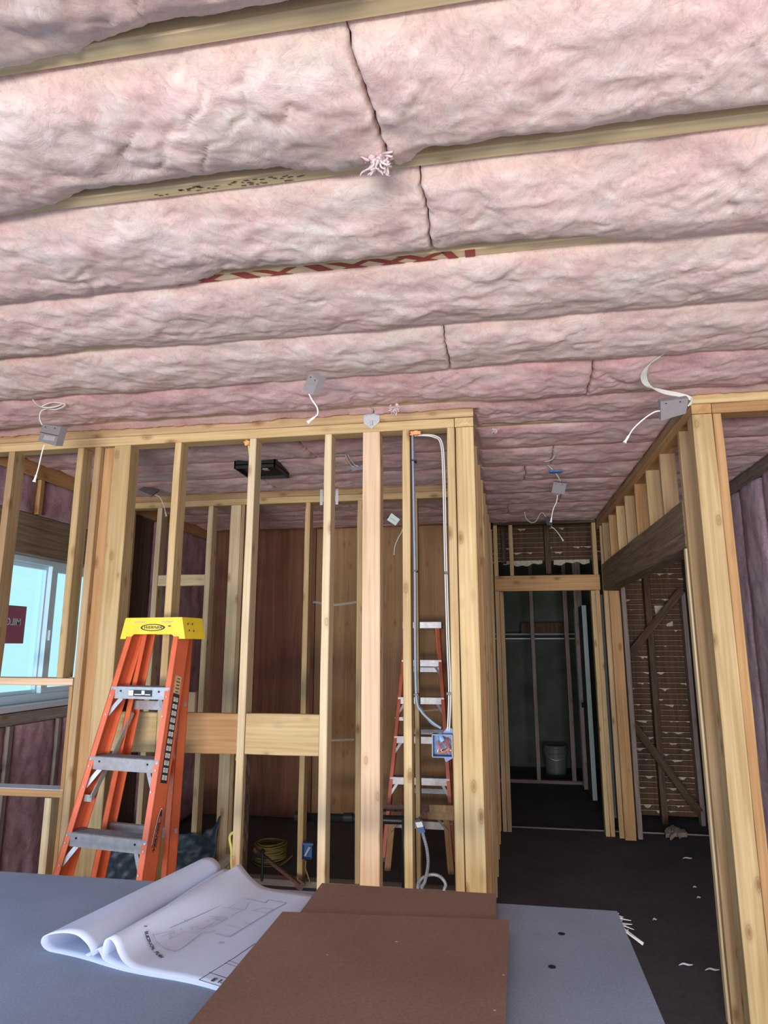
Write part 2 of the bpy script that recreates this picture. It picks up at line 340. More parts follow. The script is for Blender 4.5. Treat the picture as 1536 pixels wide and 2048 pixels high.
def lumber(name, x0, x1, y0, y1, z0, z1, mat, label=None, cat=None, group=None, axis=None, parent=None, wob=0.0015, seed=None, lean=(0, 0), kind=None):
    """sawn board: eased edges, slightly crooked; its long axis is local Z so the grain follows it"""
    d = (x1-x0, y1-y0, z1-z0)
    if axis is None: axis = 'XYZ'[d.index(max(d))]
    if axis == 'Z': a, b, L = d; R = Matrix.Identity(3)
    elif axis == 'X': a, b, L = d[2], d[1], d[0]; R = Euler((0, PI/2, 0)).to_matrix()
    else: a, b, L = d[0], d[2], d[1]; R = Euler((-PI/2, 0, 0)).to_matrix()
    rnd = random.Random(seed if seed is not None else hash((round(x0, 3), round(y0, 3), round(z0, 3))) & 0xffff)
    n = max(2, int(L/0.16)); c = min(0.003, a*0.2, b*0.2)
    V = []; Fc = []
    ox = oy = 0
    for i in range(n+1):
        z = -L/2 + L*i/n
        if 0 < i < n: ox += rnd.uniform(-1, 1)*wob*0.5; oy += rnd.uniform(-1, 1)*wob*0.5; ox *= .9; oy *= .9
        e = 0.0015 if i in (0, n) else 0
        ha, hb = a/2-e, b/2-e; cc = [c*rnd.uniform(.6, 1.5) for _ in range(4)]
        ring = [(-ha+cc[0], -hb), (ha-cc[1], -hb), (ha, -hb+cc[1]), (ha, hb-cc[2]), (ha-cc[2], hb), (-ha+cc[3], hb), (-ha, hb-cc[3]), (-ha, -hb+cc[0])]
        for (p, q) in ring: V.append((p+(ox if 0 < i < n else 0), q+(oy if 0 < i < n else 0), z))
    for i in range(n):
        for j in range(8): j2 = (j+1) % 8; Fc.append([i*8+j, i*8+j2, i*8+8+j2, i*8+8+j])
    Fc.append([7-j for j in range(8)]); Fc.append([n*8+j for j in range(8)])
    me = bpy.data.meshes.new(name); me.from_pydata(V, [], Fc); me.update(); me.materials.append(M[mat])
    o = bpy.data.objects.new(name, me); COL.objects.link(o)
    ctr = Vector(((x0+x1)/2, (y0+y1)/2, (z0+z1)/2))
    o.rotation_euler = R.to_euler()
    if lean != (0, 0): o.rotation_euler = (Matrix.Rotation(lean[0], 3, 'X') @ Matrix.Rotation(lean[1], 3, 'Y') @ R).to_euler()
    if parent: o.parent = parent; o.location = ctr - Vector(parent.location)
    else: o.location = ctr
    return settag(o, label, cat, group, kind)
def beam(name, p0, p1, wdt, dpt, mat, label=None, cat=None, group=None, parent=None, up=(0, -1, 0)):
    """board between two points (braces and diagonals)"""
    p0, p1 = Vector(p0), Vector(p1); L = (p1-p0).length; z = (p1-p0).normalized()
    y = Vector(up); y = (y - z*y.dot(z)).normalized(); x = y.cross(z)
    o = lumber(name, -wdt/2, wdt/2, -dpt/2, dpt/2, -L/2, L/2, mat, label, cat, group, axis='Z', seed=int(L*1000))
    R = Matrix((x, y, z)).transposed()
    o.rotation_euler = R.to_euler(); o.location = (p0+p1)/2
    if parent: o.parent = parent; o.location = (p0+p1)/2 - Vector(parent.location)
    return o
def text(name, s, size, loc, xdir, ydir, mat, parent, shear=0.0, sx=1.0, bold=0.012):
    cu = bpy.data.curves.new(name, 'FONT'); cu.body = s; cu.size = size; cu.align_x = 'CENTER'; cu.align_y = 'CENTER'; cu.extrude = 0.0004; cu.shear = shear
    cu.offset = size*bold
    o = bpy.data.objects.new(name, cu); COL.objects.link(o)
    dg = bpy.context.evaluated_depsgraph_get(); me = bpy.data.meshes.new_from_object(o.evaluated_get(dg))
    bpy.data.objects.remove(o); bpy.data.curves.remove(cu)
    x = Vector(xdir).normalized(); y = Vector(ydir); y = (y-x*y.dot(x)).normalized(); z = x.cross(y)
    R = Matrix((x*sx, y, z)).transposed().to_4x4(); R.translation = Vector(loc) - Vector(parent.location)
    me.transform(R); me.materials.clear(); me.materials.append(M[mat])
    o2 = bpy.data.objects.new(name, me); COL.objects.link(o2); o2.parent = parent
    return o2

# ------------------------------------------------------------------ numpy noise for the insulation
def _h(ix, iy, seed):
    n = (ix.astype(np.int64)*374761393 + iy.astype(np.int64)*668265263 + seed*974634777) & 0xffffffff
    n = ((n ^ (n >> 13))*1274126177) & 0xffffffff
    return ((n ^ (n >> 16)) & 0xffff)/65535.0
def gnoise(x, y, seed):
    ix = np.floor(x); iy = np.floor(y); fx = x-ix; fy = y-iy
    def g(a, b):
        an = _h(ix+a, iy+b, seed)*2*PI
        return np.cos(an)*(fx-a) + np.sin(an)*(fy-b)
    u = fx**3*(fx*(fx*6-15)+10); v = fy**3*(fy*(fy*6-15)+10)
    n0 = g(0, 0)*(1-u)+g(1, 0)*u; n1 = g(0, 1)*(1-u)+g(1, 1)*u
    return (n0*(1-v)+n1*v)*1.5
def fbm(x, y, seed, o=4, ridged=False):
    s = 0; a = 1; t = 0
    for i in range(o):
        n = gnoise(x*2**i+i*7.3, y*2**i-i*3.1, seed+i*17)
        if ridged: n = 1-2*np.abs(n)
        s = s + a*n; t += a; a *= 0.52
    return s/t
def mesh_grid(name, P, nx, ny, mat, cap_dz=None, cap_vec=(0, 0, 0.11), back_y=None):
    """P (nx,ny,3) displaced face; closed on its back by a flat box so that it has its real thickness"""
    verts = P.reshape(-1, 3); nv = nx*ny
    idx = np.arange(nv).reshape(nx, ny)
    q = np.stack([idx[:-1, :-1], idx[1:, :-1], idx[1:, 1:], idx[:-1, 1:]], -1).reshape(-1, 4)
    bd = np.concatenate([idx[:, 0], idx[-1, 1:], idx[-2::-1, -1], idx[0, -2:0:-1]])
    back = verts[bd].copy()
    axis = int(np.argmax(np.abs(cap_vec)))
    back[:, axis] = cap_dz
    if axis == 2: back[:, 1] = np.clip(back[:, 1], back_y[0], back_y[1])
    allv = np.concatenate([verts, back]); m = len(bd)
    b2 = np.arange(nv, nv+m)
    side = np.stack([bd, b2, np.roll(b2, -1), np.roll(bd, -1)], -1)
    me = bpy.data.meshes.new(name)
    me.vertices.add(len(allv)); me.vertices.foreach_set('co', allv.astype(np.float32).ravel())
    quads = np.concatenate([q, side]); nl = len(quads)*4 + m
    me.loops.add(nl); me.loops.foreach_set('vertex_index', np.concatenate([quads.ravel(), b2[::-1]]).astype(np.int32))
    me.polygons.add(len(quads)+1)
    st = np.concatenate([np.arange(len(quads))*4, [len(quads)*4]]).astype(np.int32)
    me.polygons.foreach_set('loop_start', st)
    me.update(calc_edges=True); me.validate()
    sm = np.ones(len(me.polygons), bool); me.polygons.foreach_set('use_smooth', sm)
    me.materials.append(M[mat])
    return me
ZJ = 2.755                                   # underside of the joists = top of the wall plates
JY0, JP = 1.015, 0.4064                      # far face of joist 0, joist spacing
PLATES = [(-3.1, -.08, 3.13, 3.22), (.915, 1.9, 3.13, 3.22), (-.19, -.09, 3.13, 6.4), (.915, 1.005, 3.2, 6.4), (-3.1, -.17, 4.70, 4.79), (-.05, .93, 6.3, 6.39), (-3.06, -2.89, 3.2, 6.5), (1.66, 1.8, 3.2, 6.9)]
def batt(x0, x1, k, label, spill=None, bulge=0.055, res=0.008, mat='pink_fluff', group=None, seed=0):
    yA = JY0 + JP*(k-1) + 0.002; yB = JY0 - 0.038 + JP*k
    nx = max(8, int((x1-x0)/res)+1); ny = max(10, int((yB-yA)/res)+1)
    x = np.linspace(x0, x1, nx)[:, None]*np.ones((1, ny)); t = np.ones((nx, 1))*np.linspace(0, 1, ny)[None, :]
    sp = np.zeros(nx) if spill is None else np.interp(np.linspace(x0, x1, nx), [a for a, _ in spill], [b for _, b in spill])
    xs = x[:, 0]
    sp = np.clip(sp + 0.010*fbm(xs*7, xs*0+k*3.3, 5+seed, 4) + 0.004*fbm(xs*45, xs*0+k*1.3, 8+seed, 3), -0.012, 0.0385)[:, None]
    cov = np.clip((sp+0.006)/0.016, 0, 1)
    y = yA + t*(yB-yA+sp)
    prof = np.clip(1-np.abs(2*t-1)**2.4, 0, 1)**0.55
    lowf = 1 + 0.35*fbm(x*1.6, y*2, 11+seed, 3)
    h = bulge*prof*lowf
    env = np.clip(prof*1.2, 0, 1)
    wx = 0.05*fbm(x*7, y*7, 31+seed, 3); wy = 0.05*fbm(x*7, y*7, 47+seed, 3)
    d = 0.015*fbm(x*4, y*5, 3+seed, 3) + 0.009*fbm((x+wx)*9, (y+wy)*12, 21+seed, 4) + 0.0022*fbm((x+wx*2)*30, (y+wy*2)*42, 77+seed, 3) + 0.0016*fbm(x*100, y*120, 5+seed, 2)
    cr = fbm((x+wx)*5+y*4, (y+wy)*2.2-x*1.2, 61+seed, 3); d = d - 0.007*np.clip(1-np.abs(cr)*9, 0, 1)**1.5*np.clip(fbm(x*2.2, y*3, 67+seed, 2)*3, 0, 1)
    h = h + d*env
    h = np.maximum(h, 0)
    # torn, thinner ends where two batts meet
    for xe, sg in ((x0, 1), (x1, -1)):
        e = np.clip(sg*(x-xe)/0.014, 0, 1)
        h = h*(0.45+0.55*np.sin(e*PI/2)**0.6)
    over = np.clip((t-0.85)/0.15, 0, 1)
    z = ZJ + (0.018 if k < 3 else 0.004)*(1-t)**3 + 0.018*over*(1-cov) - 0.003*over*cov - h
    z = np.where((t > 0.97) & (cov > 0.7), np.minimum(z, ZJ-0.0015), z)
    xx = x + 0.010*fbm(x*11, y*11, 91+seed, 2)*env*np.clip((x-x0)/.03, 0, 1)*np.clip((x1-x)/.03, 0, 1)
    for xe in (x0, x1):                       # the same ragged line on both sides of a seam
        if -2.9 < xe < 1.7: xx = xx + (0.020*fbm(y*6, y*0+k, 300+k, 3) + 0.006*fbm(y*40, y*0+k, 310+k, 2) + 0.09*(y-yA)*(1 if k == 1 else .2))*np.clip(1-np.abs(x-xe)/0.10, 0, 1)
    yy = y + 0.014*fbm(x*10, y*8, 93+seed, 3)*env
    for (kx0, kx1, ky0, ky1) in PLATES:      # pressed flat where a wall plate passes underneath
        dist = np.maximum(np.maximum(kx0-xx, xx-kx1), np.maximum(ky0-yy, yy-ky1))
        z = np.maximum(z, ZJ + 0.003 - np.clip(dist-0.006, 0, 1)*2.2)
    o3 = Vector(((x0+x1)/2, (yA+yB)/2, ZJ))
    P = np.stack([xx-o3.x, yy-o3.y, z-o3.z], -1)
    me = mesh_grid('insulation_batt', P, nx, ny, mat, cap_dz=0.10, back_y=(yA-o3.y, yB-o3.y))
    o = bpy.data.objects.new('insulation_batt', me); COL.objects.link(o); o.location = o3
    return settag(o, label, 'insulation', group)
def wall_batt(axis_pos, a0, a1, z0, z1, face, mat, label, group, bulge=0.02, res=0.02, seed=0):
    """batt between wall studs; face '+x' or '-x' is the side that shows"""
    na = max(6, int((a1-a0)/res)+1); nz = max(6, int((z1-z0)/res)+1)
    A = np.linspace(a0, a1, na)[:, None]*np.ones((1, nz)); Z = np.ones((na, 1))*np.linspace(z0, z1, nz)[None, :]
    t = (A-a0)/(a1-a0); prof = np.clip(1-np.abs(2*t-1)**3, 0, 1)**0.6
    d = bulge*prof + 0.014*fbm(A*6, Z*2.0, 3+seed, 4) + 0.006*fbm(A*25, Z*10, 9+seed, 3, True)
    sg = 1 if face == '+x' else -1
    X = axis_pos + sg*d
    o3 = Vector((axis_pos, (a0+a1)/2, (z0+z1)/2))
    P = np.stack([X-o3.x, A-o3.y, Z-o3.z], -1)
    me = mesh_grid('wall_insulation_batt', P, na, nz, mat, cap_dz=-sg*0.075, cap_vec=(1, 0, 0))
    o = bpy.data.objects.new('wall_insulation_batt', me); COL.objects.link(o); o.location = o3
    return settag(o, label, 'insulation', group)

# ================================================================== THE SETTING
def struct(name, mb, mat): return settag(mb.build(name, mat), kind='structure')
XL, XR = -3.05, 1.80
struct('floor', MB().box(XL, XR+0.1, -5.2, 10.2, -0.06, 0.0), 'concrete')
struct('ceiling', MB().box(XL-0.1, XR+0.1, -5.2, 10.2, 3.02, 3.08), 'sheathing')
# left wall with its window opening (Y 3.16..4.34, z 1.30..2.12)
WY0, WY1, WZ0, WZ1 = 3.30, 4.62, 1.235, 2.185
wl = MB()
wl.box(XL-0.06, XL, -5.2, WY0, 0, 3.02); wl.box(XL-0.06, XL, WY1, 10.2, 0, 3.02)
wl.box(XL-0.06, XL, WY0, WY1, 0, WZ0); wl.box(XL-0.06, XL, WY0, WY1, WZ1, 3.02)
struct('wall_left', wl, 'sheathing')
struct('wall_right', MB().box(XR, XR+0.06, -5.2, 10.2, 0, 3.02), 'sheathing')
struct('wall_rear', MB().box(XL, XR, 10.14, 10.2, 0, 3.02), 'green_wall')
wf = MB(); wf.box(XL, -2.6, -5.2, -5.1, 0, 3.02); wf.box(1.6, XR, -5.2, -5.1, 0, 3.02); wf.box(-2.6, 1.6, -5.2, -5.1, 0, 0.3); wf.box(-2.6, 1.6, -5.2, -5.1, 2.5, 3.02); wf.box(-2.6, 1.6, -5.2, -5.16, 0.3, 2.5)
struct('wall_front', wf, 'sheathing')

# window_1: white vinyl slider in the left wall
wr = empty('window_1', (XL, (WY0+WY1)/2, WZ0), None, None); wr['kind'] = 'structure'
m = MB(); xa, xb = XL-0.05, XL+0.035
m.box(xa, xb, WY0, WY1, WZ0, WZ0+0.05, .004); m.box(xa, xb, WY0, WY1, WZ1-0.055, WZ1, .004); m.box(xa, xb, WY0, WY0+0.05, WZ0+.05, WZ1-.055, .004); m.box(xa, xb, WY1-0.05, WY1, WZ0+.05, WZ1-.055, .004)
m.build('window_frame', 'vinyl', wr)
YM = 4.085
m = MB(); m.box(xa+.01, xb-.045, WY0+.05, WY0+.075, WZ0+.075, WZ1-.08); m.box(xa+.01, xb-.045, YM-0.01, YM+.03, WZ0+.075, WZ1-.08); m.box(xa+.01, xb-.045, WY0+.05, YM+.03, WZ0+.05, WZ0+.075, .003); m.box(xa+.01, xb-.045, WY0+.05, YM+.03, WZ1-.08, WZ1-.055, .003)
s1 = m.build('fixed_sash', 'vinyl', wr)
m = MB(); m.box(xb-.042, xb-.008, YM, YM+.06, WZ0+.085, WZ1-.09); m.box(xb-.042, xb-.008, WY1-.085, WY1-.05, WZ0+.085, WZ1-.09); m.box(xb-.042, xb-.008, YM, WY1-.05, WZ0+.05, WZ0+.085, .003); m.box(xb-.042, xb-.008, YM, WY1-.05, WZ1-.09, WZ1-.055, .003)
s2 = m.build('sliding_sash', 'vinyl', wr)
MB().box(xb-.008, xb+.006, YM+.018, YM+.044, 1.63, 1.70, .003).build('sash_latch', 'vinyl', s2)
MB().box(xa+.02, xa+.024, WY0+.07, YM, WZ0+.07, WZ1-.07).build('pane', 'glass', s1)
MB().box(xb-.027, xb-.023, YM+.05, WY1-.08, WZ0+.08, WZ1-.085).build('pane', 'glass', s2)
MB().box(xb-.01, XL+.13, WY0-.02, WY1+.02, WZ0-.035, WZ0-.001, .004).build('window_sill', 'white_wood', wr)
# poster on the outside of the glass, lettering seen from behind
pr_ = empty('poster', (xa+.017, 3.82, 1.73), 'red poster stuck on the left window pane, lettering seen reversed', 'poster')
MB().box(xa+.012, xa+.019, 3.66, 3.945, 1.61, 1.85).build('sheet', 'red_poster', pr_)
text('lettering', 'MILG', 0.062, (xa+.0195, 3.835, 1.745), (0, -1, 0), (0, 0, 1), 'white_print', pr_).scale = (1, 1, 1)

# ================================================================== CEILING: joists and insulation
def clampx(k): return (XL+0.0, XR-0.0)
ordn = ['first', 'second', 'third', 'fourth', 'fifth', 'sixth', 'seventh', 'eighth', 'ninth', 'tenth', 'eleventh', 'twelfth', 'thirteenth', 'fourteenth', 'fifteenth', 'sixteenth']
for k in range(-1, 14):
    y1 = JY0+JP*k
    lab = {0: 'pale wooden ceiling joist nearest the camera, bare from the top left to the top centre',
           1: 'second pale ceiling joist from the camera, dark stamped marks at its left part',
           2: 'third ceiling joist from the camera, bearing red letters'}.get(k, f'wooden ceiling joist, {ordn[k+0] if k>=0 else "hidden"} after the stamped joist row, mostly covered by pink insulation')
    if k >= 3: lab = f'wooden ceiling joist mostly buried in pink insulation, {ordn[k]} counted from the camera'
    if k == -1: lab = 'ceiling joist right above the camera, hidden by pink insulation'
    jo = lumber('ceiling_joist', XL+.01, XR-.01, y1-.038, y1, ZJ, ZJ+.24, 'joist_wood', lab, 'joist', 'ceiling joists', axis='X', wob=0.0008)
    if k == 2: j2 = jo
    if k == 1: j1 = jo
# red letter strokes on the third joist (underside and near side) and small black stamp marks on the second
yb = JY0+JP*2
def flat_poly(mb, pts, z, th=0.0006):
    mb.prism([(x, y, z-th) for x, y in pts], [(x, y, z) for x, y in pts])
m = MB()
def stroke(mb, xa, ya, xb_, yb_, wd):
    d = Vector((xb_-xa, yb_-ya, 0)).normalized(); n = Vector((1, 0, 0))*wd/2
    zz_ = ZJ-0.0006-0.00035*(len(mb.v)//8 % 3)
    flat_poly(mb, [(xa-n.x, ya), (xa+n.x, ya), (xb_+n.x, yb_), (xb_-n.x, yb_)], zz_)
ya, yc = yb-.0375, yb-.0005
stroke(m, -1.00, ya, -1.00, yc, .035)
for cx in (-0.90, -0.66, -0.42, -0.30, -0.20):
    stroke(m, cx-.05, ya, cx+.03, yc, .045); stroke(m, cx+.06, ya, cx-.01, yc, .032)
m2 = MB()
stroke(m, -0.78, ya, -0.74, yc, .05); stroke(m, -0.54, ya, -0.50, yc, .05); stroke(m, -.12, ya, -.10, yc, .03); stroke(m, -.05, ya, -.05, yc, .03)
o = link_mesh('red_letter_strokes', [v-Vector(j2.location) for v in m.v], m.f, 'red_lettering'); o.parent = j2; o.location = (0, 0, 0); o.rotation_euler = (0, 0, 0)
o.matrix_parent_inverse = j2.rotation_euler.to_matrix().inverted().to_4x4()
m = MB(); rs = random.Random(3); yb1 = JY0+JP
for i in range(46):
    cx = -0.86+rs.random()*.42; cy = yb1-.030+rs.random()*.02; flat_poly(m, [(cx, cy), (cx+.004+rs.random()*.012, cy), (cx+.004+rs.random()*.01, cy+.0016), (cx, cy+.0016)], ZJ-.0006)
o = link_mesh('stamp_marks', [v-Vector(j1.location) for v in m.v], m.f, 'black_print'); o.parent = j1
o.matrix_parent_inverse = j1.rotation_euler.to_matrix().inverted().to_4x4()

OPEN = -0.012   # joist left bare
COVER = 0.040   # batt spills right across the joist
bays = {
 -0: ('pink_fluff', 0.036, [(-3.1, .03), (-1.3, .022), (-0.80, .008), (-0.60, -.012), (0.1, -.012), (0.2, -.012), (1.8, -.012)], []),
 1: ('pink_fluff', 0.036, [(-3.1, .04), (-1.40, .036), (-1.20, .014), (-1.02, -.010), (-0.50, -.008), (-0.36, .012), (-0.22, .014), (-0.12, -.012), (0.6, -.012), (1.8, .0)], [-0.25]),
 2: ('pink_fluff', 0.036, [(-3.1, .04), (-1.05, .040), (-0.92, .016), (-0.80, -.008), (-0.3, -.012), (0.25, -.012), (0.40, .02), (0.55, .038), (1.8, .038)], [-0.16]),
 3: ('pink_fluff', 0.036, [(-3.1, .03), (-1.75, .02), (-1.45, -.004), (-1.25, .03), (-0.9, .04), (1.8, .04)], []),
 4: ('pink_fluff', 0.036, [(-3.1, .035), (-0.3, .038), (0.0, .015), (0.30, .006), (0.5, .036), (1.8, .04)], [-0.17]),
 5: ('rose_fluff', 0.034, [(-3.1, .0), (-0.2, .0), (0.0, .035), (1.0, .02), (1.8, .0)], [0.42]),
}
for k in range(0, 14):
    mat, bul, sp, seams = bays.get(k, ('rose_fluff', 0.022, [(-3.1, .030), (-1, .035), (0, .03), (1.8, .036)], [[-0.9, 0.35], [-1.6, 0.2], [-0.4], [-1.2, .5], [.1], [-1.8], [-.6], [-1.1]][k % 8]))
    if k in (6,): sp = [(-3.1, .03), (-.1, .03), (-.05, -.01), (.25, -.006), (.5, .03), (1.8, .03)]
    # seams cut the row into separate batts; rows are also cut where a wall stands under them
    lo = -2.98; cuts = [lo] + seams + [1.74]
    row = ordn[k]
    for i in range(len(cuts)-1):
        a, b_ = cuts[i]+0.002, cuts[i+1]-0.002
        if len(cuts) == 2: lab = f'pink fibreglass batt filling the whole {row} ceiling row from the camera'
        else:
            pos = ['left of its seam', 'right of its seam'][i] if len(cuts) == 3 else ['left end of', 'middle of', 'right end of'][i] + ' the row'
            lab = f'pink fibreglass batt in the {row} ceiling row from the camera, {pos}'
        res = 0.0075 if k <= 3 else (0.009 if k <= 6 else 0.013)
        batt(a, b_, k, lab, sp, bul, res, mat, 'ceiling insulation batts', seed=k*13+i*5)

# torn tufts hanging out of the batts
def tuft(p, r, label, seed=1, n=34):
    p = Vector(p); rr = random.Random(seed); m = MB()
    for i in range(n):
        d = Vector((rr.uniform(-1, 1), rr.uniform(-.6, .6), rr.uniform(-1.0, .3))).normalized()
        c = p + d*r*rr.uniform(.0, .35); q = c + d*r*rr.uniform(.5, 1.0) + Vector((0, 0, -r*.2)); e = q + Vector((rr.uniform(-1, 1), 0, rr.uniform(-1, .5)))*r*.3
        m.tube(spline([c, (c+q)/2+Vector((rr.uniform(-1, 1), 0, rr.uniform(-1, 1)))*r*.2, q, e], 4), [r*.13*(1-j/13)+.0007 for j in range(13)], 6)
    for i in range(7):                       # woolly core
        c = p+Vector((rr.uniform(-.4, .4), rr.uniform(-.3, .3), rr.uniform(-.3, .3)))*r
        m.tube([c+Vector((0, 0, -r*.30)), c+Vector((0, 0, -r*.18)), c, c+Vector((0, 0, r*.2)), c+Vector((0, 0, r*.32))], [r*.06, r*.22, r*.32, r*.22, r*.05], 8)
    settag(m.build('insulation_tuft', 'rose_fluff', smooth=True, origin=p), label, 'insulation')
tuft(at(756, 318, Z=2.725), .035, 'torn pink-white insulation tuft hanging at the seam below the second joist', 4)
tuft(at(790, 815, Z=2.70), .030, 'pale fluffy insulation tuft sticking out above the long top plate', 9, 18)
tuft(at(990, 860, Z=2.72), .022, 'small yellowish insulation scrap at the ceiling beside the corner post', 12, 10)

# dark recessed housing in the ceiling behind the framed wall
d0 = Vector((-1.49, 3.97, ZJ))
dh = empty('ceiling_housing', (d0.x, d0.y, ZJ-.06), 'dark sheet-metal fan housing recessed in the pink ceiling behind the studs', 'vent housing')
m = MB(); hx, hy = .135, .145
m.box(d0.x-hx, d0.x+hx, d0.y-hy, d0.y-hy+.008, ZJ-.060, ZJ+.06); m.box(d0.x-hx, d0.x+hx, d0.y+hy-.008, d0.y+hy, ZJ-.060, ZJ+.06)
m.box(d0.x-hx, d0.x-hx+.008, d0.y-hy, d0.y+hy, ZJ-.060, ZJ+.06); m.box(d0.x+hx-.008, d0.x+hx, d0.y-hy, d0.y+hy, ZJ-.060, ZJ+.06); m.box(d0.x-hx, d0.x+hx, d0.y-hy, d0.y+hy, ZJ-.040, ZJ-.034)
m.build('housing', 'dark_steel', dh)
MB().box(d0.x+.02, d0.x+.06, d0.y-.06, d0.y-.02, ZJ-.050, ZJ-.041, .002).build('mounting_bracket', 'steel', dh)

# ================================================================== FRONT FRAMED WALL (Y 3.13 .. 3.22)
Y0, Y1 = 3.13, 3.219
PT = 2.655      # underside of the double top plate
lumber('top_plate', XL+.02, -.094, Y0, Y1, 2.706, 2.754, 'fir_tan', 'upper board of the long double top plate over the left framed wall', 'top plate', wob=.0008)
lumber('top_plate', XL+.02, -.190, Y0, Y1, PT, 2.704, 'fir_yellow', 'lower board of the long double top plate, resting on the left wall studs', 'top plate', wob=.0008)
lumber('top_plate', -.188, -.094, Y0+.002, 6.3, PT, 2.704, 'fir_yellow', 'top plate of the wall running back along the left of the hallway', 'top plate', axis='Y')
G1 = 'studs of the left framed wall'
def stud(x0, x1, mat, label, z0=0.04, z1=PT-.001, y0=Y0, y1=Y1, g=G1, name='wall_stud', **k):
    return lumber(name, x0, x1, y0, y1, z0, z1, mat, label, 'stud', g, **k)
stud(-2.662, -2.622, 'fir_tan', 'stud at the far left edge, in front of the blue-lit window', z0=1.437)
stud(-2.238, -2.200, 'fir_yellow', 'stud second from the left edge, right of the window glass', z0=1.437)
stud(-2.137, -2.098, 'fir_tan', 'stud forming the left side of the built-up post beside the window')
stud(-2.096, -2.024, 'fir_orange', 'reddish set-back stud in the middle of the built-up post', y0=Y0+.03, y1=Y1+.03)
stud(-2.021, -1.922, 'fir_yellow', 'wide post face, right member of the built-up post left of the ladder', name='wall_post')
stud(-1.669, -1.631, 'fir_yellow', 'stud rising directly behind the yellow ladder top')
stud(-1.252, -1.214, 'fir_pale', 'pale bleached stud first right of the ladder, dark bark low on its right side')
bark_host = bpy.data.objects['wall_stud.004'] if 'wall_stud.004' in bpy.data.objects else None
bark_host = [o for o in COL.objects if o.get('label', '').startswith('pale bleached stud')][0]
PP = []; rb = random.Random(17); nb = 60
for i in range(nb):
    z = .05+1.05*i/(nb-1); wv_ = .5+.5*math.sin(z*9)+rb.uniform(-.25, .25)
    for j in range(7):
        t = j/6; y = Y0+.022+.012*wv_+(Y1-.003-(Y0+.022+.012*wv_))*t; PP.append((-1.2125+.0035*math.sin(z*70+t*9)*math.sin(PI*t)+rb.uniform(0, .002), y, z))
mbk = MB(); mbk.grid([(x-bark_host.location.x, y-bark_host.location.y, z-bark_host.location.z) for x, y, z in PP], nb, 7)
ob_ = link_mesh('bark_edge', mbk.v, mbk.f, 'bark'); ob_.parent = bark_host; ob_['label'] = 'dark rough bark left on the stud side'
so = ob_.modifiers.new('thickness', 'SOLIDIFY'); so.thickness = .003; so.offset = 0
stud(-0.848, -0.810, 'fir_pale', 'pale slender stud right of the wide horizontal block')
stud(-0.651, -0.562, 'fir_pink', 'wide pinkish post under the steel tie plate, two-tone near its top', name='wall_post')
stud(-0.449, -0.411, 'fir_yellow', 'stud carrying the grey cables on its right side')
stud(-0.226, -0.187, 'fir_yellow', 'narrow stud carrying the blue electrical box and white cables')
stud(-0.183, -0.094, 'fir_yellow', 'wide yellow corner post where the hallway begins, stained along its joint', z1=PT-.002, name='wall_post')
stud(-2.238, -2.200, 'fir_pale', 'short cripple stud under the low white-topped sill, left of the ladder feet', z1=.862)
stud(-2.64, -2.60, 'fir_tan', 'short cripple stud at the far left under the low sill', z1=.862)
stud(-2.160, -2.139, 'fir_orange', 'thin trimmer strip against the built-up post beside the low sill', z1=1.396)
o = lumber('opening_sill', XL+.02, -2.14, Y0-.002, Y1, .864, .900, 'fir_orange', 'low horizontal sill board with white painted top, left of the ladder', 'sill')
mm = MB().box(XL+.02, -2.14, Y0-.001, Y1-.001, .9005, .903)
wt = link_mesh('painted_top', [v-Vector(o.location) for v in mm.v], mm.f, 'white_wood'); wt.parent = o; wt.matrix_parent_inverse = o.rotation_euler.to_matrix().inverted().to_4x4()
lumber('opening_header', XL+.02, -2.14, Y0-.002, Y1, 1.399, 1.436, 'fir_pink', 'horizontal board crossing in front of the lower part of the window', 'sill')
lumber('sole_plate', XL+.02, -.094, Y0, Y1, 0, .038, 'dusty_wood', 'sole plate on the floor under the left framed wall', 'sole plate')
# wide blocks
G2 = 'wide blocks between the studs'
lumber('wall_block', -1.920, -1.671, Y0+.003, Y0+.041, 1.088, 1.277, 'fir_yellow', 'wide horizontal block seen through the ladder, left of the stud behind it', 'block', G2)
lumber('wall_block', -1.629, -1.254, Y0+.003, Y0+.041, 1.090, 1.278, 'fir_orange', 'orange wide horizontal block just right of the ladder', 'block', G2)
lumber('wall_block', -1.212, -0.850, Y0+.003, Y0+.041, 1.092, 1.280, 'fir_yellow', 'yellow wide horizontal block between the two pale studs', 'block', G2)
# blocking above the plate, and bits of joist hangers
tp = empty('tie_plate', (-.605, Y0-.002, 2.72), 'pentagonal galvanised tie plate nailed across the top plates over the pink post', 'metal plate')
m = MB(); pts = [(-.644, 2.752), (-.563, 2.752), (-.563, 2.705), (-.603, 2.668), (-.644, 2.700)]
m.prism([(x, Y0-.0045, z) for x, z in pts], [(x, Y0-.0015, z) for x, z in pts]); m.build('plate', 'steel', tp)
for x, z in ((-.632, 2.74), (-.575, 2.74), (-.603, 2.70)): MB().tube([(x, Y0-.009, z), (x, Y0-.004, z)], .004, 8).build('nail', 'steel', tp)
pass; MB().box(-.610, -.597, Y0-.012, Y0-.004, 2.686, 2.712, .002).build('hook', 'steel', tp)

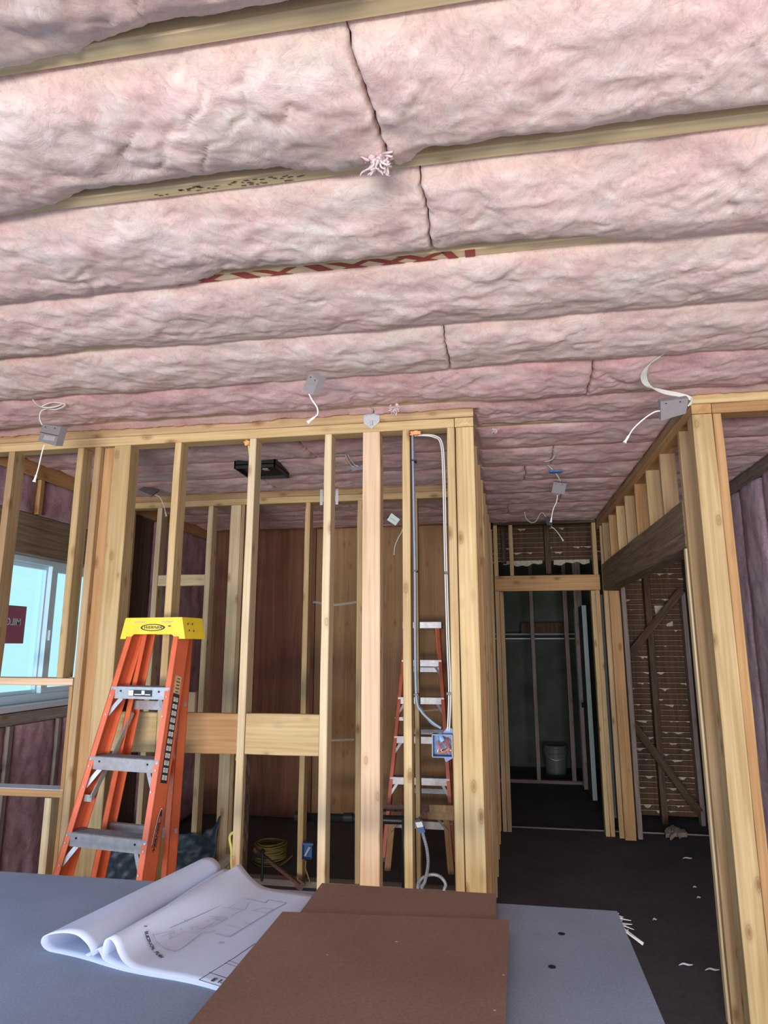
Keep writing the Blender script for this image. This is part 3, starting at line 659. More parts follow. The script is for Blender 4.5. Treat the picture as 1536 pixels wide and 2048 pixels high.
# ================================================================== HALLWAY: left wall, right wall with dropped header, end wall
def hx_(y): return -.094 + .055*(y-3.13)/3.17
G3 = 'studs along the left side of the hallway'
hl = ['nearest behind the corner post', 'second', 'third', 'fourth', 'fifth', 'sixth', 'seventh', 'last before the doorway']
for i in range(8):
    y = 3.46+.385*i; x = hx_(y)
    lumber('wall_stud', x-.089, x, y, y+.038, .04, PT-.001, ['fir_tan', 'fir_orange', 'fir_yellow', 'fir_tan'][i % 4],
           f'stud along the hallway left wall, {hl[i]}' + (' of the row going back' if 0 < i < 7 else ''), 'stud', G3)
lumber('wall_stud', hx_(3.3)-.05, hx_(3.3)+.002, 3.222, 3.26, .04, 2.02, 'fir_orange', 'short reddish stud fixed behind the yellow corner post, hallway side', 'stud', G3)
lumber('wall_stud', hx_(4.0)-.06, hx_(4.0)+.004, 4.0, 4.038, .04, 2.12, 'fir_tan', 'shorter stud doubled between the hallway left studs', 'stud', G3)
lumber('sole_plate', -.185, -.098, 3.222, 6.28, 0, .038, 'dusty_wood', 'sole plate on the floor along the hallway left wall', 'sole plate')
G4 = 'studs of the right hallway wall'
HX0, HX1 = .915, 1.004
lumber('wall_post', HX0, 1.005, Y0, Y1, 0.0, PT-.002, 'fir_yellow', 'wide yellow corner post at the right of the hallway opening', 'stud', G4, wob=.002)
lumber('wall_stud', 1.007, 1.046, Y0+.002, Y1, .0, PT-.002, 'fir_orange', 'stud against the right side of the right-hand corner post', 'stud', G4)
lumber('wall_stud', HX0+.004, HX1, 3.383, 3.421, .0, PT-.001, 'fir_tan', 'full-height stud just left of and behind the right corner post', 'stud', G4)
lumber('wall_stud', HX0-.004, HX1, 3.423, 3.461, .0, 2.066, 'fir_pale', 'pale-edged trimmer stud under the near end of the dark header', 'stud', G4)
lumber('top_plate', HX0, XR-.02, Y0, Y1, 2.706, 2.754, 'fir_yellow', 'upper plate board at the top right, above the right corner post', 'top plate')
lumber('top_plate', 1.006, XR-.02, Y0, Y1, PT, 2.704, 'fir_orange', 'lower plate board at the top right, starting beside the corner post', 'top plate')
lumber('top_plate', HX0, HX1, Y1+.002, 6.3, 2.706, 2.754, 'fir_tan', 'upper plate running back along the hallway right wall', 'top plate', axis='Y')
lumber('top_plate', HX0, HX1, Y0+.001, 6.3, PT, 2.704, 'fir_orange', 'lower plate running back along the hallway right wall, end grain over the post', 'top plate', axis='Y')
for i in range(1, 8):
    y = 3.43+.361*i
    lumber('cripple_stud', HX0+.002, HX1, y, y+.038, 2.307, PT-.001, ['fir_orange', 'fir_tan', 'fir_yellow'][i % 3],
           f'short stud above the dark header, {["", "nearest to the camera", "second from the camera", "third from the camera", "fourth from the camera", "fifth from the camera", "sixth from the camera", "farthest back"][i]}', 'stud', 'short studs above the dark header')
lumber('header_beam', HX0-.002, HX1+.02, 3.423, 6.10, 2.07, 2.305, 'header_wood', 'big dark weathered header beam over the wide opening right of the hallway', 'beam', axis='Y', wob=.003)
lumber('wall_stud', .950, 1.040, 6.055, 6.093, .04, 2.066, 'fir_orange', 'knotty orange stud under the far end of the dark header', 'stud', G4)
lumber('wall_stud', 1.060, 1.10, 6.10, 6.19, .04, 2.10, 'dusty_wood', 'shaded stud just right of the knotty orange stud at the hallway end', 'stud', G4)
lumber('wall_stud', HX0, HX1, 6.105, 6.143, .04, PT-.001, 'fir_tan', 'full-height stud at the far end of the dark header', 'stud', G4)
EY = 6.30
G5 = 'doorway framing at the hallway end'
lumber('door_stud', -.033, .006, EY, EY+.089, .0, 2.720, 'fir_tan', 'left full-height stud of the dark doorway at the hallway end', 'stud', G5)
lumber('door_stud', .008, .046, EY, EY+.089, .0, 2.088, 'fir_tan', 'left trimmer under the doorway header at the hallway end', 'stud', G5)
lumber('door_stud', .872, .911, EY, EY+.089, .0, 2.720, 'fir_tan', 'right full-height stud of the dark doorway at the hallway end', 'stud', G5)
lumber('door_stud', .832, .870, EY, EY+.089, .0, 2.088, 'fir_yellow', 'right trimmer under the doorway header at the hallway end', 'stud', G5)
lumber('door_header', -.033, .911, EY-.042, EY-.001, 2.09, 2.232, 'fir_orange', 'orange header board over the dark doorway at the hallway end', 'beam')
lumber('cripple_stud', .112, .150, EY, EY+.089, 2.234, 2.720, 'fir_tan', 'short stud standing on the doorway header, left part', 'stud', G5)
lumber('top_plate', -.033, .911, EY, EY+.089, 2.722, 2.754, 'old_wood', 'top plate above the doorway at the hallway end', 'top plate')

# old wood-lath wall behind, with plaster squeezed between the laths
LY = 6.90
lw = empty('lath_wall', (.9, LY, 0), 'old brown lath wall with white plaster oozing between its slats', 'lath wall')
def lath_field(x0, x1, z0, z1, xs_end=None, seed=1):
    r = random.Random(seed); m = MB(); p = MB(); z = z0
    while z < z1:
        m.box(x0, x1, LY+r.uniform(0, .003), LY+.008, z, z+.040)
        # plaster key: a ragged lip drooping from the gap above the lath
        n = int((x1-x0)/.018); zt = z+.0495; prev = None; up = []; dn = []
        droop = [max(0, r.gauss(0, .5)) for _ in range(6)]
        on = r.random() < .55
        for i in range(n+1):
            x = x0+(x1-x0)*i/n; a = math.sin(i*.31+seed+z*50)*.5+math.sin(i*.83+z*91)*.4+r.uniform(-.35, .35)
            dr = max(0, a-.28)*.034*(1 if on else .0)
            up.append((x, LY-.002, zt-.004)); dn.append((x, LY-.004, zt-.0075-dr))
        for i in range(n):
                p.prism([dn[i], dn[i+1], up[i+1], up[i]], [(q[0], LY+.01, q[2]) for q in (dn[i], dn[i+1], up[i+1], up[i])])
        z += .050
    return m, p
m, p = lath_field(-.1, 1.05, 2.44, 2.98, seed=3); m.build('laths', 'lath', lw); p.build('plaster_ridges', 'plaster', lw)
m, p = lath_field(1.05, 1.79, .05, 2.98, seed=5); m.build('laths', 'lath', lw); p.build('plaster_ridges', 'plaster', lw)
# broken plaster edge under the upper laths
m = MB(); r = random.Random(8); xs = [-.06+i*.016 for i in range(62)]
for i in range(61):
    if .44 < xs[i] < .56: continue
    def lo(x): return 2.405+.012*math.sin(x*19)+.008*math.sin(x*57)+ (0.03*max(0, (x-.55)) if x > .55 else 0) + (.03 if x < .05 else 0) 
    za, zb = lo(xs[i]), lo(xs[i+1])
    m.prism([(xs[i], LY-.006, za), (xs[i+1], LY-.006, zb), (xs[i+1], LY-.006, 2.45), (xs[i], LY-.006, 2.45)], [(xs[i], LY+.012, za), (xs[i+1], LY+.012, zb), (xs[i+1], LY+.012, 2.45), (xs[i], LY+.012, 2.45)])
m.build('broken_plaster_edge', 'plaster', lw)
# bare plaster patches where laths are gone
m = MB(); m.prism([(1.50, LY-.003, 1.98), (1.63, LY-.003, 1.98), (1.52, LY-.003, 1.80)], [(1.50, LY+.006, 1.98), (1.63, LY+.006, 1.98), (1.52, LY+.006, 1.80)])
m.prism([(1.60, LY-.003, 1.80), (1.66, LY-.003, 1.83), (1.66, LY-.003, 1.78), (1.60, LY-.003, 1.78)], [(1.60, LY+.006, 1.80), (1.66, LY+.006, 1.83), (1.66, LY+.006, 1.78), (1.60, LY+.006, 1.78)])
m.build('bare_plaster_patch', 'plaster', lw)
G6 = 'old dark studs in front of the laths'
lumber('old_stud', 1.40, 1.455, LY-.105, LY-.008, .0, 2.75, 'old_wood', 'old dark vertical stud in front of the right lath wall', 'stud', G6)
lumber('old_stud', .475, .53, LY-.105, LY-.008, 2.30, 2.98, 'old_wood', 'old dark stud over the middle of the far doorway', 'stud', G6)
lumber('old_stud', .045, .09, LY-.105, LY-.008, 2.42, 2.98, 'old_wood', 'old dark stud over the left of the far doorway', 'stud', G6)
lumber('old_stud', 1.735, 1.775, LY-.105, LY-.008, .0, 2.1, 'dusty_wood', 'brown stud at the right edge of the lath wall', 'stud', G6)
beam('diagonal_brace', (1.735, LY-.13, 2.12), (1.12, LY-.13, 1.40), .07, .028, 'old_wood', 'old diagonal brace rising to the right across the laths', 'brace')
beam('diagonal_brace', (1.10, LY-.13, 1.02), (1.72, LY-.13, .12), .07, .028, 'old_wood', 'old diagonal brace falling to the right across the lower laths', 'brace')
lumber('floor_plank', -.02, 1.75, 6.45, 6.47, .0, .012, 'dusty_wood', 'thin dusty strip on the floor across the far doorway', 'floor strip')
s = MB(); rr = random.Random(2)
for i in range(9): s.obox((1.40+rr.uniform(-.06, .06), 6.33+rr.uniform(-.04, .04), .03+rr.uniform(0, .03)), Vector((rr.uniform(.02, .04), rr.uniform(-.02, .02), rr.uniform(-.02, .02))), Vector((rr.uniform(-.01, .01), .025, .008)), Vector((0, -.006, .018)))
settag(s.build('rubble_lump', 'dusty_wood', origin=(1.40, 6.33, 0)), 'grey lump of rubble on the floor before the lath wall', 'rubble')

# dark room seen through the doorway
G7 = 'studs in the dark room behind the doorway'
FYY = 8.45
lumber('sole_plate', -.25, 1.05, FYY, FYY+.089, 0, .038, 'dusty_wood', 'sole plate across the dark room behind the doorway', 'sole plate')
xa = at(1063, 1300, Y=FYY).x; lumber('wall_stud', xa, xa+.045, FYY, FYY+.089, .04, 2.95, 'dusty_wood', 'thin stud in the middle of the dark room', 'stud', G7)
xa = at(1131, 1300, Y=FYY).x; lumber('wall_stud', xa, xa+.05, FYY, FYY+.089, .04, 2.95, 'dusty_wood', 'stud right of the bucket in the dark room', 'stud', G7)
xa = at(1153, 1300, Y=8.0).x; lumber('wall_stud', xa, xa+.09, 8.0, 8.04, .04, 2.95, 'dusty_wood', 'wide stud left of the pale door edges in the dark room', 'stud', G7)
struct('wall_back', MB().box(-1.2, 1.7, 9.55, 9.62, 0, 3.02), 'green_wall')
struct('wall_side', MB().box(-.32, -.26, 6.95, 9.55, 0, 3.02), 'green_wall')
sh = empty('closet_shelf', (.4, 9.3, 1.78), 'closet shelf with rod along the back of the dark room', 'shelf')
zc = at(1060, 1270, Y=9.3).z
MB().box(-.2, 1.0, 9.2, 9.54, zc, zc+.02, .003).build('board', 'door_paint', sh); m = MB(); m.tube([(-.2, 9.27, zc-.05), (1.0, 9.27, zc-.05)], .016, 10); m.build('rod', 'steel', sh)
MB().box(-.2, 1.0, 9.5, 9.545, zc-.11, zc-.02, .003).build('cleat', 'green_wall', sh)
settag(MB().box(.28, .86, 9.24, 9.5, zc+.022, zc+.16, .006).build('dark_box', 'old_wood', origin=(.5, 9.37, zc+.022)), 'long dark box lying on the closet shelf', 'box')
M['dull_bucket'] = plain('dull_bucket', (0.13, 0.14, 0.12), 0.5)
bk = empty('bucket', (at(1111, 1520, Y=9.15).x, 9.15, 0), 'pale plastic bucket on the floor of the dark room', 'bucket')
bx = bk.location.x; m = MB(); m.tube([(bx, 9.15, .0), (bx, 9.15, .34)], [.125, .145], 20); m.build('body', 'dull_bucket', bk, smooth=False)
m = MB()
for z in (.25, .31, .34): m.tube([(bx+.148*math.cos(a), 9.15+.148*math.sin(a), z) for a in [i*PI/12 for i in range(24)]], .006, 6, closed=True)
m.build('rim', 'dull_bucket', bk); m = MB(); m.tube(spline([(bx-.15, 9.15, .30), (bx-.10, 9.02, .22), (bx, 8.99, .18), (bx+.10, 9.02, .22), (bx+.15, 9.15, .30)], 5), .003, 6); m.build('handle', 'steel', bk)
M['lit_edge'] = plain('lit_edge_tone', (0.42, 0.50, 0.48), 0.5)  # light on the door's edges, put into a paler colour
M['conduit'] = plain('flexible_conduit', (0.46, 0.50, 0.58), 0.4, 0.3)
dr = empty('door_1', (.93, 8.0, 0), None, None); dr['kind'] = 'structure'
m = MB(); dx = .90
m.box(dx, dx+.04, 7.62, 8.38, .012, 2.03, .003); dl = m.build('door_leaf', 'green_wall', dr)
MB().box(dx-.003, dx+.043, 7.610, 7.619, .012, 2.03).build('door_edge', 'lit_edge', dl); MB().box(dx-.012, dx-.001, 8.33, 8.38, .012, 2.03).build('door_edge', 'lit_edge', dl)
m = MB(); m.tube([(dx-.05, 7.70, .96), (dx, 7.70, .96)], [.028, .012], 12); m.build('door_knob', 'black_plastic', dl)
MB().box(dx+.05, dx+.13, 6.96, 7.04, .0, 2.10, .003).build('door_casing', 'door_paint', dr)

# ================================================================== BACK ROW OF FRAMING (Y 4.70)
BY = 4.70
G8 = 'studs of the second framed wall'
lumber('top_plate', -2.93, -.19, BY, BY+.089, 2.706, 2.754, 'fir_tan', 'upper top plate of the second framed wall further back', 'top plate')
lumber('top_plate', -2.93, -.19, BY, BY+.089, PT, 2.704, 'fir_yellow', 'lower top plate of the second framed wall further back', 'top plate')
lumber('sole_plate', -2.93, -.19, BY-.01, BY+.08, 0, .04, 'dusty_wood', 'dusty sole plate of the second framed wall', 'sole plate')
def bstud(x0, x1, mat, label, z0=.041, z1=PT-.001, **k): return lumber('wall_stud', x0, x1, BY, BY+.089, z0, z1, mat, label, 'stud', G8, **k)
bstud(-2.93, -2.843, 'fir_tan', 'second-wall stud behind the built-up post at the left')
bstud(-2.617, -2.575, 'fir_pale', 'second-wall stud directly above the ladder cap, left one')
bstud(-2.191, -2.150, 'fir_pale', 'second-wall stud right of the ladder top')
bstud(-2.007, -1.923, 'fir_pale', 'wide flat second-wall stud left of the bleached front stud')
bstud(-1.921, -1.893, 'fir_tan', 'thin second-wall stud touching the wide flat one')
bstud(-1.870, -1.80, 'split_wood', 'split bark-edged second-wall stud right of the bleached front stud')
bstud(-1.413, -1.374, 'fir_yellow', 'second-wall stud holding the small blue outlet box')
bstud(-1.012, -.974, 'fir_yellow', 'second-wall stud showing at the left edge of the pink post')
bstud(-.596, -.566, 'fir_yellow', 'second-wall stud showing just right of the cable stud')
bstud(-.343, -.305, 'fir_tan', 'second-wall stud hidden behind the blue-box stud')
lumber('wall_block', -2.573, -2.193, BY+.003, BY+.041, 2.042, 2.128, 'fir_pale', 'pale horizontal block between two second-wall studs above the ladder', 'block', 'blocks of the second framed wall')
lumber('wall_block', -2.30, -2.193, BY-.042, BY-.004, 1.118, 1.263, 'fir_pale', 'short pale block peeking out right of the ladder at mid height', 'block', 'blocks of the second framed wall')
for i, u in enumerate((643, 674)):
    p0 = at(u, 990, Y=BY-.002)
    m = MB().box(p0.x-.011, p0.x+.011, BY-.0025, BY-.0005, 2.63, 2.752)
    for q in range(5): m.tube([(p0.x, BY-.005, 2.65+q*.022), (p0.x, BY-.002, 2.65+q*.022)], .0035, 6)
    settag(m.build('strap_tie', 'steel', origin=(p0.x, BY, 2.69)), f'{["left", "right"][i]} galvanised strap nailed on the second wall top plate', 'metal plate', 'straps on the second wall plate')

# plywood at the back of the middle room
PY = 6.42
pw = empty('plywood_sheet', (-.9, PY, 0), 'light brown knotty plywood sheet on the far wall', 'plywood')
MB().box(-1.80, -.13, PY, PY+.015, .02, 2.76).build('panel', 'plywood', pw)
m = MB()
def reflection_streak(m, pts, wd=.011):  # pale reflections drawn as thin strips laid on the panel
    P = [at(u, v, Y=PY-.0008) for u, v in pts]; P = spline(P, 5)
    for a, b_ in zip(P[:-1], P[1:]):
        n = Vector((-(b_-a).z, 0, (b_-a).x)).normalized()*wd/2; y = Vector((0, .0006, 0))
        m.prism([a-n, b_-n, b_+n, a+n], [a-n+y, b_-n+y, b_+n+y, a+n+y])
reflection_streak(m, [(626, 1204), (640, 1206), (668, 1210), (720, 1203)], .022); reflection_streak(m, [(662, 1481), (708, 1479)], .018); reflection_streak(m, [(845, 1422), (893, 1418)], .016)
m.build('pale_reflections', 'plaster', pw)
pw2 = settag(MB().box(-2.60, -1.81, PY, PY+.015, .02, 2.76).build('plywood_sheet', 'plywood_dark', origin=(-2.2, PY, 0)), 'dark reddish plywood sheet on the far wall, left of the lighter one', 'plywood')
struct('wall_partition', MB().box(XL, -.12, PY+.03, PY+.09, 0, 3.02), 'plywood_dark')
lumber('wall_stud', -.127, -.095, PY-.089, PY-.001, .0, PT, 'fir_tan', 'stud at the right end of the far plywood wall', 'stud')

# ================================================================== LEFT WALL FRAMING AND INSULATION
G9 = 'framing of the left outside wall'
LX0, LX1 = -3.045, -2.90
lumber('top_plate', LX0, LX1, 3.225, 6.4, PT, 2.752, 'fir_orange', 'shaded top plate running back along the left outside wall', 'top plate', axis='Y')
lumber('window_header', LX0+.0, LX1-.02, 3.24, 4.64, WZ1-.02, 2.42, 'header_wood', 'dark header board over the blue-lit window', 'beam', axis='Y')
lumber('window_sill_plate', LX0, LX1-.01, 3.24, 4.64, WZ0-.11, WZ0-.04, 'dusty_wood', 'brown board under the window sill on the left wall', 'sill', axis='Y')
for i, (a, b_, z0, z1) in enumerate([(3.725, 3.763, 2.425, PT-.002), (3.675, 3.713, .04, WZ0-.112), (4.13, 4.168, .04, WZ0-.112), (4.645, 4.683, .04, PT-.002), (4.80, 4.838, .04, PT-.002)]):
    lumber('wall_stud', LX0, LX1, a, b_, z0, z1, ['fir_orange', 'dusty_wood', 'dusty_wood', 'sheathing', 'sheathing'][i],
           ['short stud between pink insulation above the window', 'brown stud between insulation below the window, left one', 'brown stud between insulation below the window, right one', 'dark stud right of the window', 'dark stud second right of the window'][i], 'stud', G9)
G10 = 'insulation of the left outside wall'
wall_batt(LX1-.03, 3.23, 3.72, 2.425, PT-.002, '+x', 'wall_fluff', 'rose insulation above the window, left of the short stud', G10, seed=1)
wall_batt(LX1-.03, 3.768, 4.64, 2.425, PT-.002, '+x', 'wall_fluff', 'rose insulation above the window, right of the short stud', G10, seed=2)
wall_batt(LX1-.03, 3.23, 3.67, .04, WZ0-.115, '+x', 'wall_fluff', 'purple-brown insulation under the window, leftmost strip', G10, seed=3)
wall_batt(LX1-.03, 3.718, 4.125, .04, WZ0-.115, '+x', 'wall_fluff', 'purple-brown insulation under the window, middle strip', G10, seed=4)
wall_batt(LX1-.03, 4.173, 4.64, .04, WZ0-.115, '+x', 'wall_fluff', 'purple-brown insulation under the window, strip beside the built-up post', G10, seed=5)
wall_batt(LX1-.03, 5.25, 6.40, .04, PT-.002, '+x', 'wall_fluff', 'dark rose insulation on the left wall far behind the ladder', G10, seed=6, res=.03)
settag(MB().box(LX1-.05, LX1-.03, 4.86, 5.20, .04, PT-.002).build('dark_wall_panel', 'sheathing', origin=(LX1, 4.9, 0)), 'dark grey-brown panel on the left wall behind the second wall', 'panel')

# right room: insulated outside wall seen at the right edge
G11 = 'insulation of the right outside wall'
RX = 1.665
lumber('top_plate', RX, 1.79, 3.225, 6.8, PT, 2.752, 'dusty_wood', 'shaded top plate along the purple insulated wall at the right edge', 'top plate', axis='Y')
for i, (a, b_) in enumerate([(3.23, 3.60), (3.64, 4.01), (4.05, 4.42), (4.46, 4.83), (4.87, 5.6)]):
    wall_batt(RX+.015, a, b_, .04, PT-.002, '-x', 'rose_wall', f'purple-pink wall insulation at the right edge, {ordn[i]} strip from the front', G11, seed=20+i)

# ================================================================== CABLES, BOXES, PLUMBING BETWEEN THE STUDS
def cable(name, pts, r, mat, label, cat='cable', group=None, n=8, sp=8, parent=None):
    m = MB(); m.tube(spline(pts, sp), r, n); o = m.build(name, mat, parent, smooth=True, origin=pts[0])
    return settag(o, label, cat, group) if parent is None else o
# grey cables down the side of the cable stud, turning into the blue box
gx = -.400
for i in range(3):
    dy = i*.014
    cable('electrical_cable', [(gx, 3.15+dy, 2.64), (gx+.003, 3.15+dy, 2.3), (gx+.006, 3.15+dy, 1.9), (gx+.004, 3.15+dy, 1.6), (gx+.008, 3.15+dy, 1.36), (gx+.030, 3.155+dy, 1.30), (gx+.075, 3.165+dy, 1.255-.006*i), (gx+.118, 3.17+dy, 1.225)], .0058,
          ['grey_cable', 'blue_cable', 'grey_cable'][i], ['grey cable stapled down the stud into the blue box, front one', 'blue-grey cable down the stud into the blue box, middle one', 'grey cable down the stud into the blue box, rear one'][i], group='cables down the stud into the blue box')
for i in range(2):
    dx = i*.009
    cable('electrical_cable', [(-.392, 3.16, 2.632), (-.34, 3.16, 2.634-.004*i), (-.285-dx, 3.155, 2.624-.006*i), (-.252-dx, 3.15, 2.585), (-.242-dx, 3.15, 2.45), (-.240-dx, 3.15, 2.0), (-.236-dx, 3.15, 1.6), (-.232-dx, 3.15, 1.4), (-.240-dx, 3.155, 1.25), (-.244-dx, 3.16, 1.215)], .0034,
          'white_cable', ['white cable running down the blue-box stud, outer one', 'white cable running down the blue-box stud, inner one'][i], group='white cables down to the blue box')
for z_, lb in ((2.50, 'uppermost'), (1.95, 'middle'), (1.375, 'lowest')):
    settag(MB().box(gx-.004, gx+.018, 3.142, 3.188, z_-.004, z_+.004, .001).build('cable_staple', 'black_plastic', origin=(gx, 3.15, z_)), f'small black staple on the grey cables, {lb} of three', 'staple', 'staples on the cable stud')
for z_, lb in ((1.937, 'upper'), (1.381, 'lower')):
    settag(MB().box(-.252, -.232, 3.141, 3.158, z_-.006, z_+.006, .001).build('cable_staple', 'black_plastic', origin=(-.24, 3.15, z_)), f'small black staple on the white cables, {lb} of two', 'staple', 'staples on the blue-box stud')
bb = empty('electrical_box', (-.27, 3.16, 1.155), 'square blue electrical box full of copper wires on the right stud', 'electrical box')
m = MB(); a0, a1, c0, c1 = -.318, -.222-.006, 1.106, 1.203; t = .003; ya_, yb_ = 3.122, 3.178
m.box(a0, a0+t, ya_, yb_, c0, c1); m.box(a1-t, a1, ya_, yb_, c0, c1); m.box(a0, a1, ya_, yb_, c0, c0+t); m.box(a0, a1, ya_, yb_, c1-t, c1); m.box(a0, a1, yb_-t, yb_, c0, c1)
m.build('housing', 'blue_plastic', bb)
m = MB()
for q in ((a0, c0, a1, c0), (a0, c1, a1, c1), (a0, c0, a0, c1), (a1, c0, a1, c1)): m.tube([(q[0], ya_, q[1]), (q[2], ya_, q[3])], .0017, 6)
m.build('rim', 'steel', bb)
m = MB(); m.prism([(-.275, 3.16, 1.203), (-.225, 3.16, 1.203), (-.225, 3.16, 1.222), (-.250, 3.16, 1.236)], [(-.275, 3.178, 1.203), (-.225, 3.178, 1.203), (-.225, 3.178, 1.222), (-.250, 3.178, 1.236)])
m.prism([(-.262, 3.16, 1.080), (-.228, 3.16, 1.098), (-.228, 3.16, 1.106), (-.272, 3.16, 1.106)], [(-.262, 3.178, 1.080), (-.228, 3.178, 1.098), (-.228, 3.178, 1.106), (-.272, 3.178, 1.106)])
m.build('mounting_ear', 'blue_plastic', bb)
m = MB(); m2 = MB(); m3 = MB(); r = random.Random(5)
m3.tube(spline([(-.285, 3.16, 1.199), (-.28, 3.145, 1.185), (-.272, 3.142, 1.172)], 5), .012, 8)
for i in range(9):
    mm_ = [m, m2, m][i % 3]; x0 = -.300+.008*i
    mm_.tube(spline([(-.275+.003*i, 3.165, 1.185), (x0, 3.148, 1.165-.003*(i % 4)), (x0+r.uniform(-.01, .02), 3.135, 1.145), (-.295+.0075*i, 3.132, 1.125+.004*(i % 3)), (-.285+.006*i+r.uniform(-.01, .02), 3.138, 1.120)], 5), .0018, 6)
for i in range(5): m.tube([(-.300+.010*i, 3.134, 1.122+.003*i), (-.262+.008*i, 3.130, 1.127+.004*i)], .002, 6)
m.build('copper_wires', 'copper', bb); m2.build('red_wires', 'red_wire', bb); m3.build('cable_sheath', 'blue_cable', bb)
# orange sealing foam where cables pass the plate
def blob(name, c, r, mat, label, cat, seed=0, parent=None):
    c = Vector(c); rr = random.Random(seed); bm = bmesh.new(); bmesh.ops.create_icosphere(bm, subdivisions=3, radius=1)
    ph = [rr.uniform(0, 6) for _ in range(6)]
    vs = []
    for v in bm.verts:
        q = v.co; k = 1+.22*math.sin(q.x*4+ph[0])*math.sin(q.y*5+ph[1])+.18*math.sin(q.z*6+ph[2])
        vs.append(c+Vector((q.x*r[0], q.y*r[1], q.z*r[2]))*k)
    fs = [[v.index for v in f.verts] for f in bm.faces]; bm.free()
    o = link_mesh(name, vs, fs, mat, parent, True, c)
    return settag(o, label, cat) if parent is None else o
blob('foam_blob', (-.385, 3.145, 2.640), (.026, .012, .012), 'foam', 'orange foam dab under the plate above the grey cables', 'foam', 1)
blob('foam_blob', (-1.272, 3.15, 2.640), (.018, .012, .014), 'foam', 'orange foam dab under the plate left of the bleached stud', 'foam', 2)
cable('electrical_cable', [(-1.268, 3.16, 2.635), (-1.262, 3.165, 2.58), (-1.256, 3.17, 2.50), (-1.258, 3.20, 2.2), (-1.256, 3.20, 1.7), (-1.258, 3.19, 1.30), (-1.262, 3.16, 1.06)], .005, 'yellow_cable', 'yellow cable running down the left side of the bleached stud')
cable('electrical_cable', [at(482, 1600, Y=3.26), at(474, 1655, Y=3.24), at(460, 1672, Y=3.26), at(463, 1700, Y=3.26), at(464, 1740, Y=3.26), Vector((-1.262, 3.27, .3)), Vector((-1.262, 3.27, .04))], .007, 'yellow_cable', 'short yellow cable bowed out left of the bleached stud near the table')
m_ = [at(483, 1690, Y=3.30), at(490, 1705, Y=3.29), at(489, 1725, Y=3.29), at(485, 1740, Y=3.30), at(489, 1775, Y=3.3), Vector((at(489, 1775, Y=3.3).x, 3.3, .3)), Vector((at(489, 1775, Y=3.3).x, 3.3, .003))]
cable('electrical_cable', m_, .008, 'yellow_cable', 'yellow-green cable curling right of the bleached stud near the table')
# small outlet box on the second wall
ob = empty('outlet_box', tuple(at(615, 1702, Y=4.70)), 'small dark blue outlet box on a second-wall stud', 'electrical box')
p0, p1 = at(605, 1686, Y=4.66), at(624, 1719, Y=4.66)
m = MB(); m.box(p0.x, p1.x, 4.65, 4.655, p1.z, p1.z+.004); m.box(p0.x, p0.x+.003, 4.65, 4.70, p1.z, p0.z); m.box(p1.x-.003, p1.x, 4.65, 4.70, p1.z, p0.z); m.box(p0.x, p1.x, 4.65, 4.70, p0.z-.003, p0.z); m.box(p0.x, p1.x, 4.65, 4.70, p1.z, p1.z+.003); m.box(p0.x, p1.x, 4.695, 4.699, p1.z, p0.z)
m.box(p0.x, p1.x+.01, 4.645, 4.652, p0.z-.008, p0.z+.004); m.build('housing', 'blue_plastic', ob)
m = MB(); m.tube([(p0.x+.015, 4.66, p1.z+.02), (p1.x-.02, 4.655, p0.z-.02)], .0022, 6); m.tube([(p0.x+.022, 4.66, p1.z+.02), (p1.x-.012, 4.655, p0.z-.022)], .0022, 6); m.build('bare_wires', 'white_plastic', ob)
cable('electrical_cable', [at(612, 1722, Y=4.68), at(611, 1737, Y=4.68), at(616, 1752, Y=4.68), at(621, 1768, Y=4.68)], .005, 'coil_cable', 'thin dusty cable pair hanging under the small blue outlet box')
# metal-clad whip with its connector
cn = empty('cable_connector', tuple(at(841, 1650, Y=3.5)), 'blue and white cable connector hanging on a flexible metal conduit', 'connector')
pa, pb = at(836, 1638, Y=3.5), at(845, 1664, Y=3.5); ax = (pb-pa)
m = MB(); m.obox((pa+pb)/2+ax*.28, (.015, 0, .003), (0, .013, 0), ax*.22); m.build('blue_end', 'blue_plastic', cn)
m = MB(); m.obox((pa+pb)/2-ax*.12, (.0155, 0, .003), (0, .0135, 0), ax*.2); m.build('white_label', 'white_plastic', cn)
m = MB(); m.obox((pa+pb)/2-ax*.44, (.012, 0, .003), (0, .012, 0), ax*.1); m.build('black_boot', 'black_plastic', cn)
m = MB(); m.tube([pa, at(846, 1628, Y=3.5), at(856, 1611, Y=3.52)], .006, 6); m.build('hanger_wire', 'rust', cn)
P = spline([pb, at(847, 1672, Y=3.5), at(854, 1700, Y=3.5), at(856, 1730, Y=3.5), at(850, 1762, Y=3.5), at(843, 1785, Y=3.5), Vector((at(843, 1785, Y=3.5).x, 3.5, .2)), Vector((at(843, 1785, Y=3.5).x+.03, 3.52, .008))], 14)
P2 = spline([Vector((at(833, 1780, Y=3.56).x, 3.56, .01)), at(835, 1790, Y=3.56), at(840, 1762, Y=3.56), at(858, 1750, Y=3.55), at(878, 1752, Y=3.54), at(891, 1768, Y=3.54), at(887, 1790, Y=3.54), Vector((at(885, 1790, Y=3.54).x, 3.54, .2)), Vector((at(885, 1790, Y=3.54).x, 3.54, .008))], 14)
for q, lb in ((P, 'flexible steel conduit hanging down from the blue connector'), (P2, 'loop of flexible steel conduit beside the conduit end')):
    m = MB(); m.tube(q, [.0075+.0012*(i % 2) for i in range(len(q))], 8); settag(m.build('steel_conduit', 'conduit', origin=q[0]), lb, 'conduit')
m = MB(); m.tube([at(809, 1640, Y=3.7), at(808, 1700, Y=3.7), Vector((at(810, 1800, Y=3.7).x, 3.7, 0))], .014, 10)
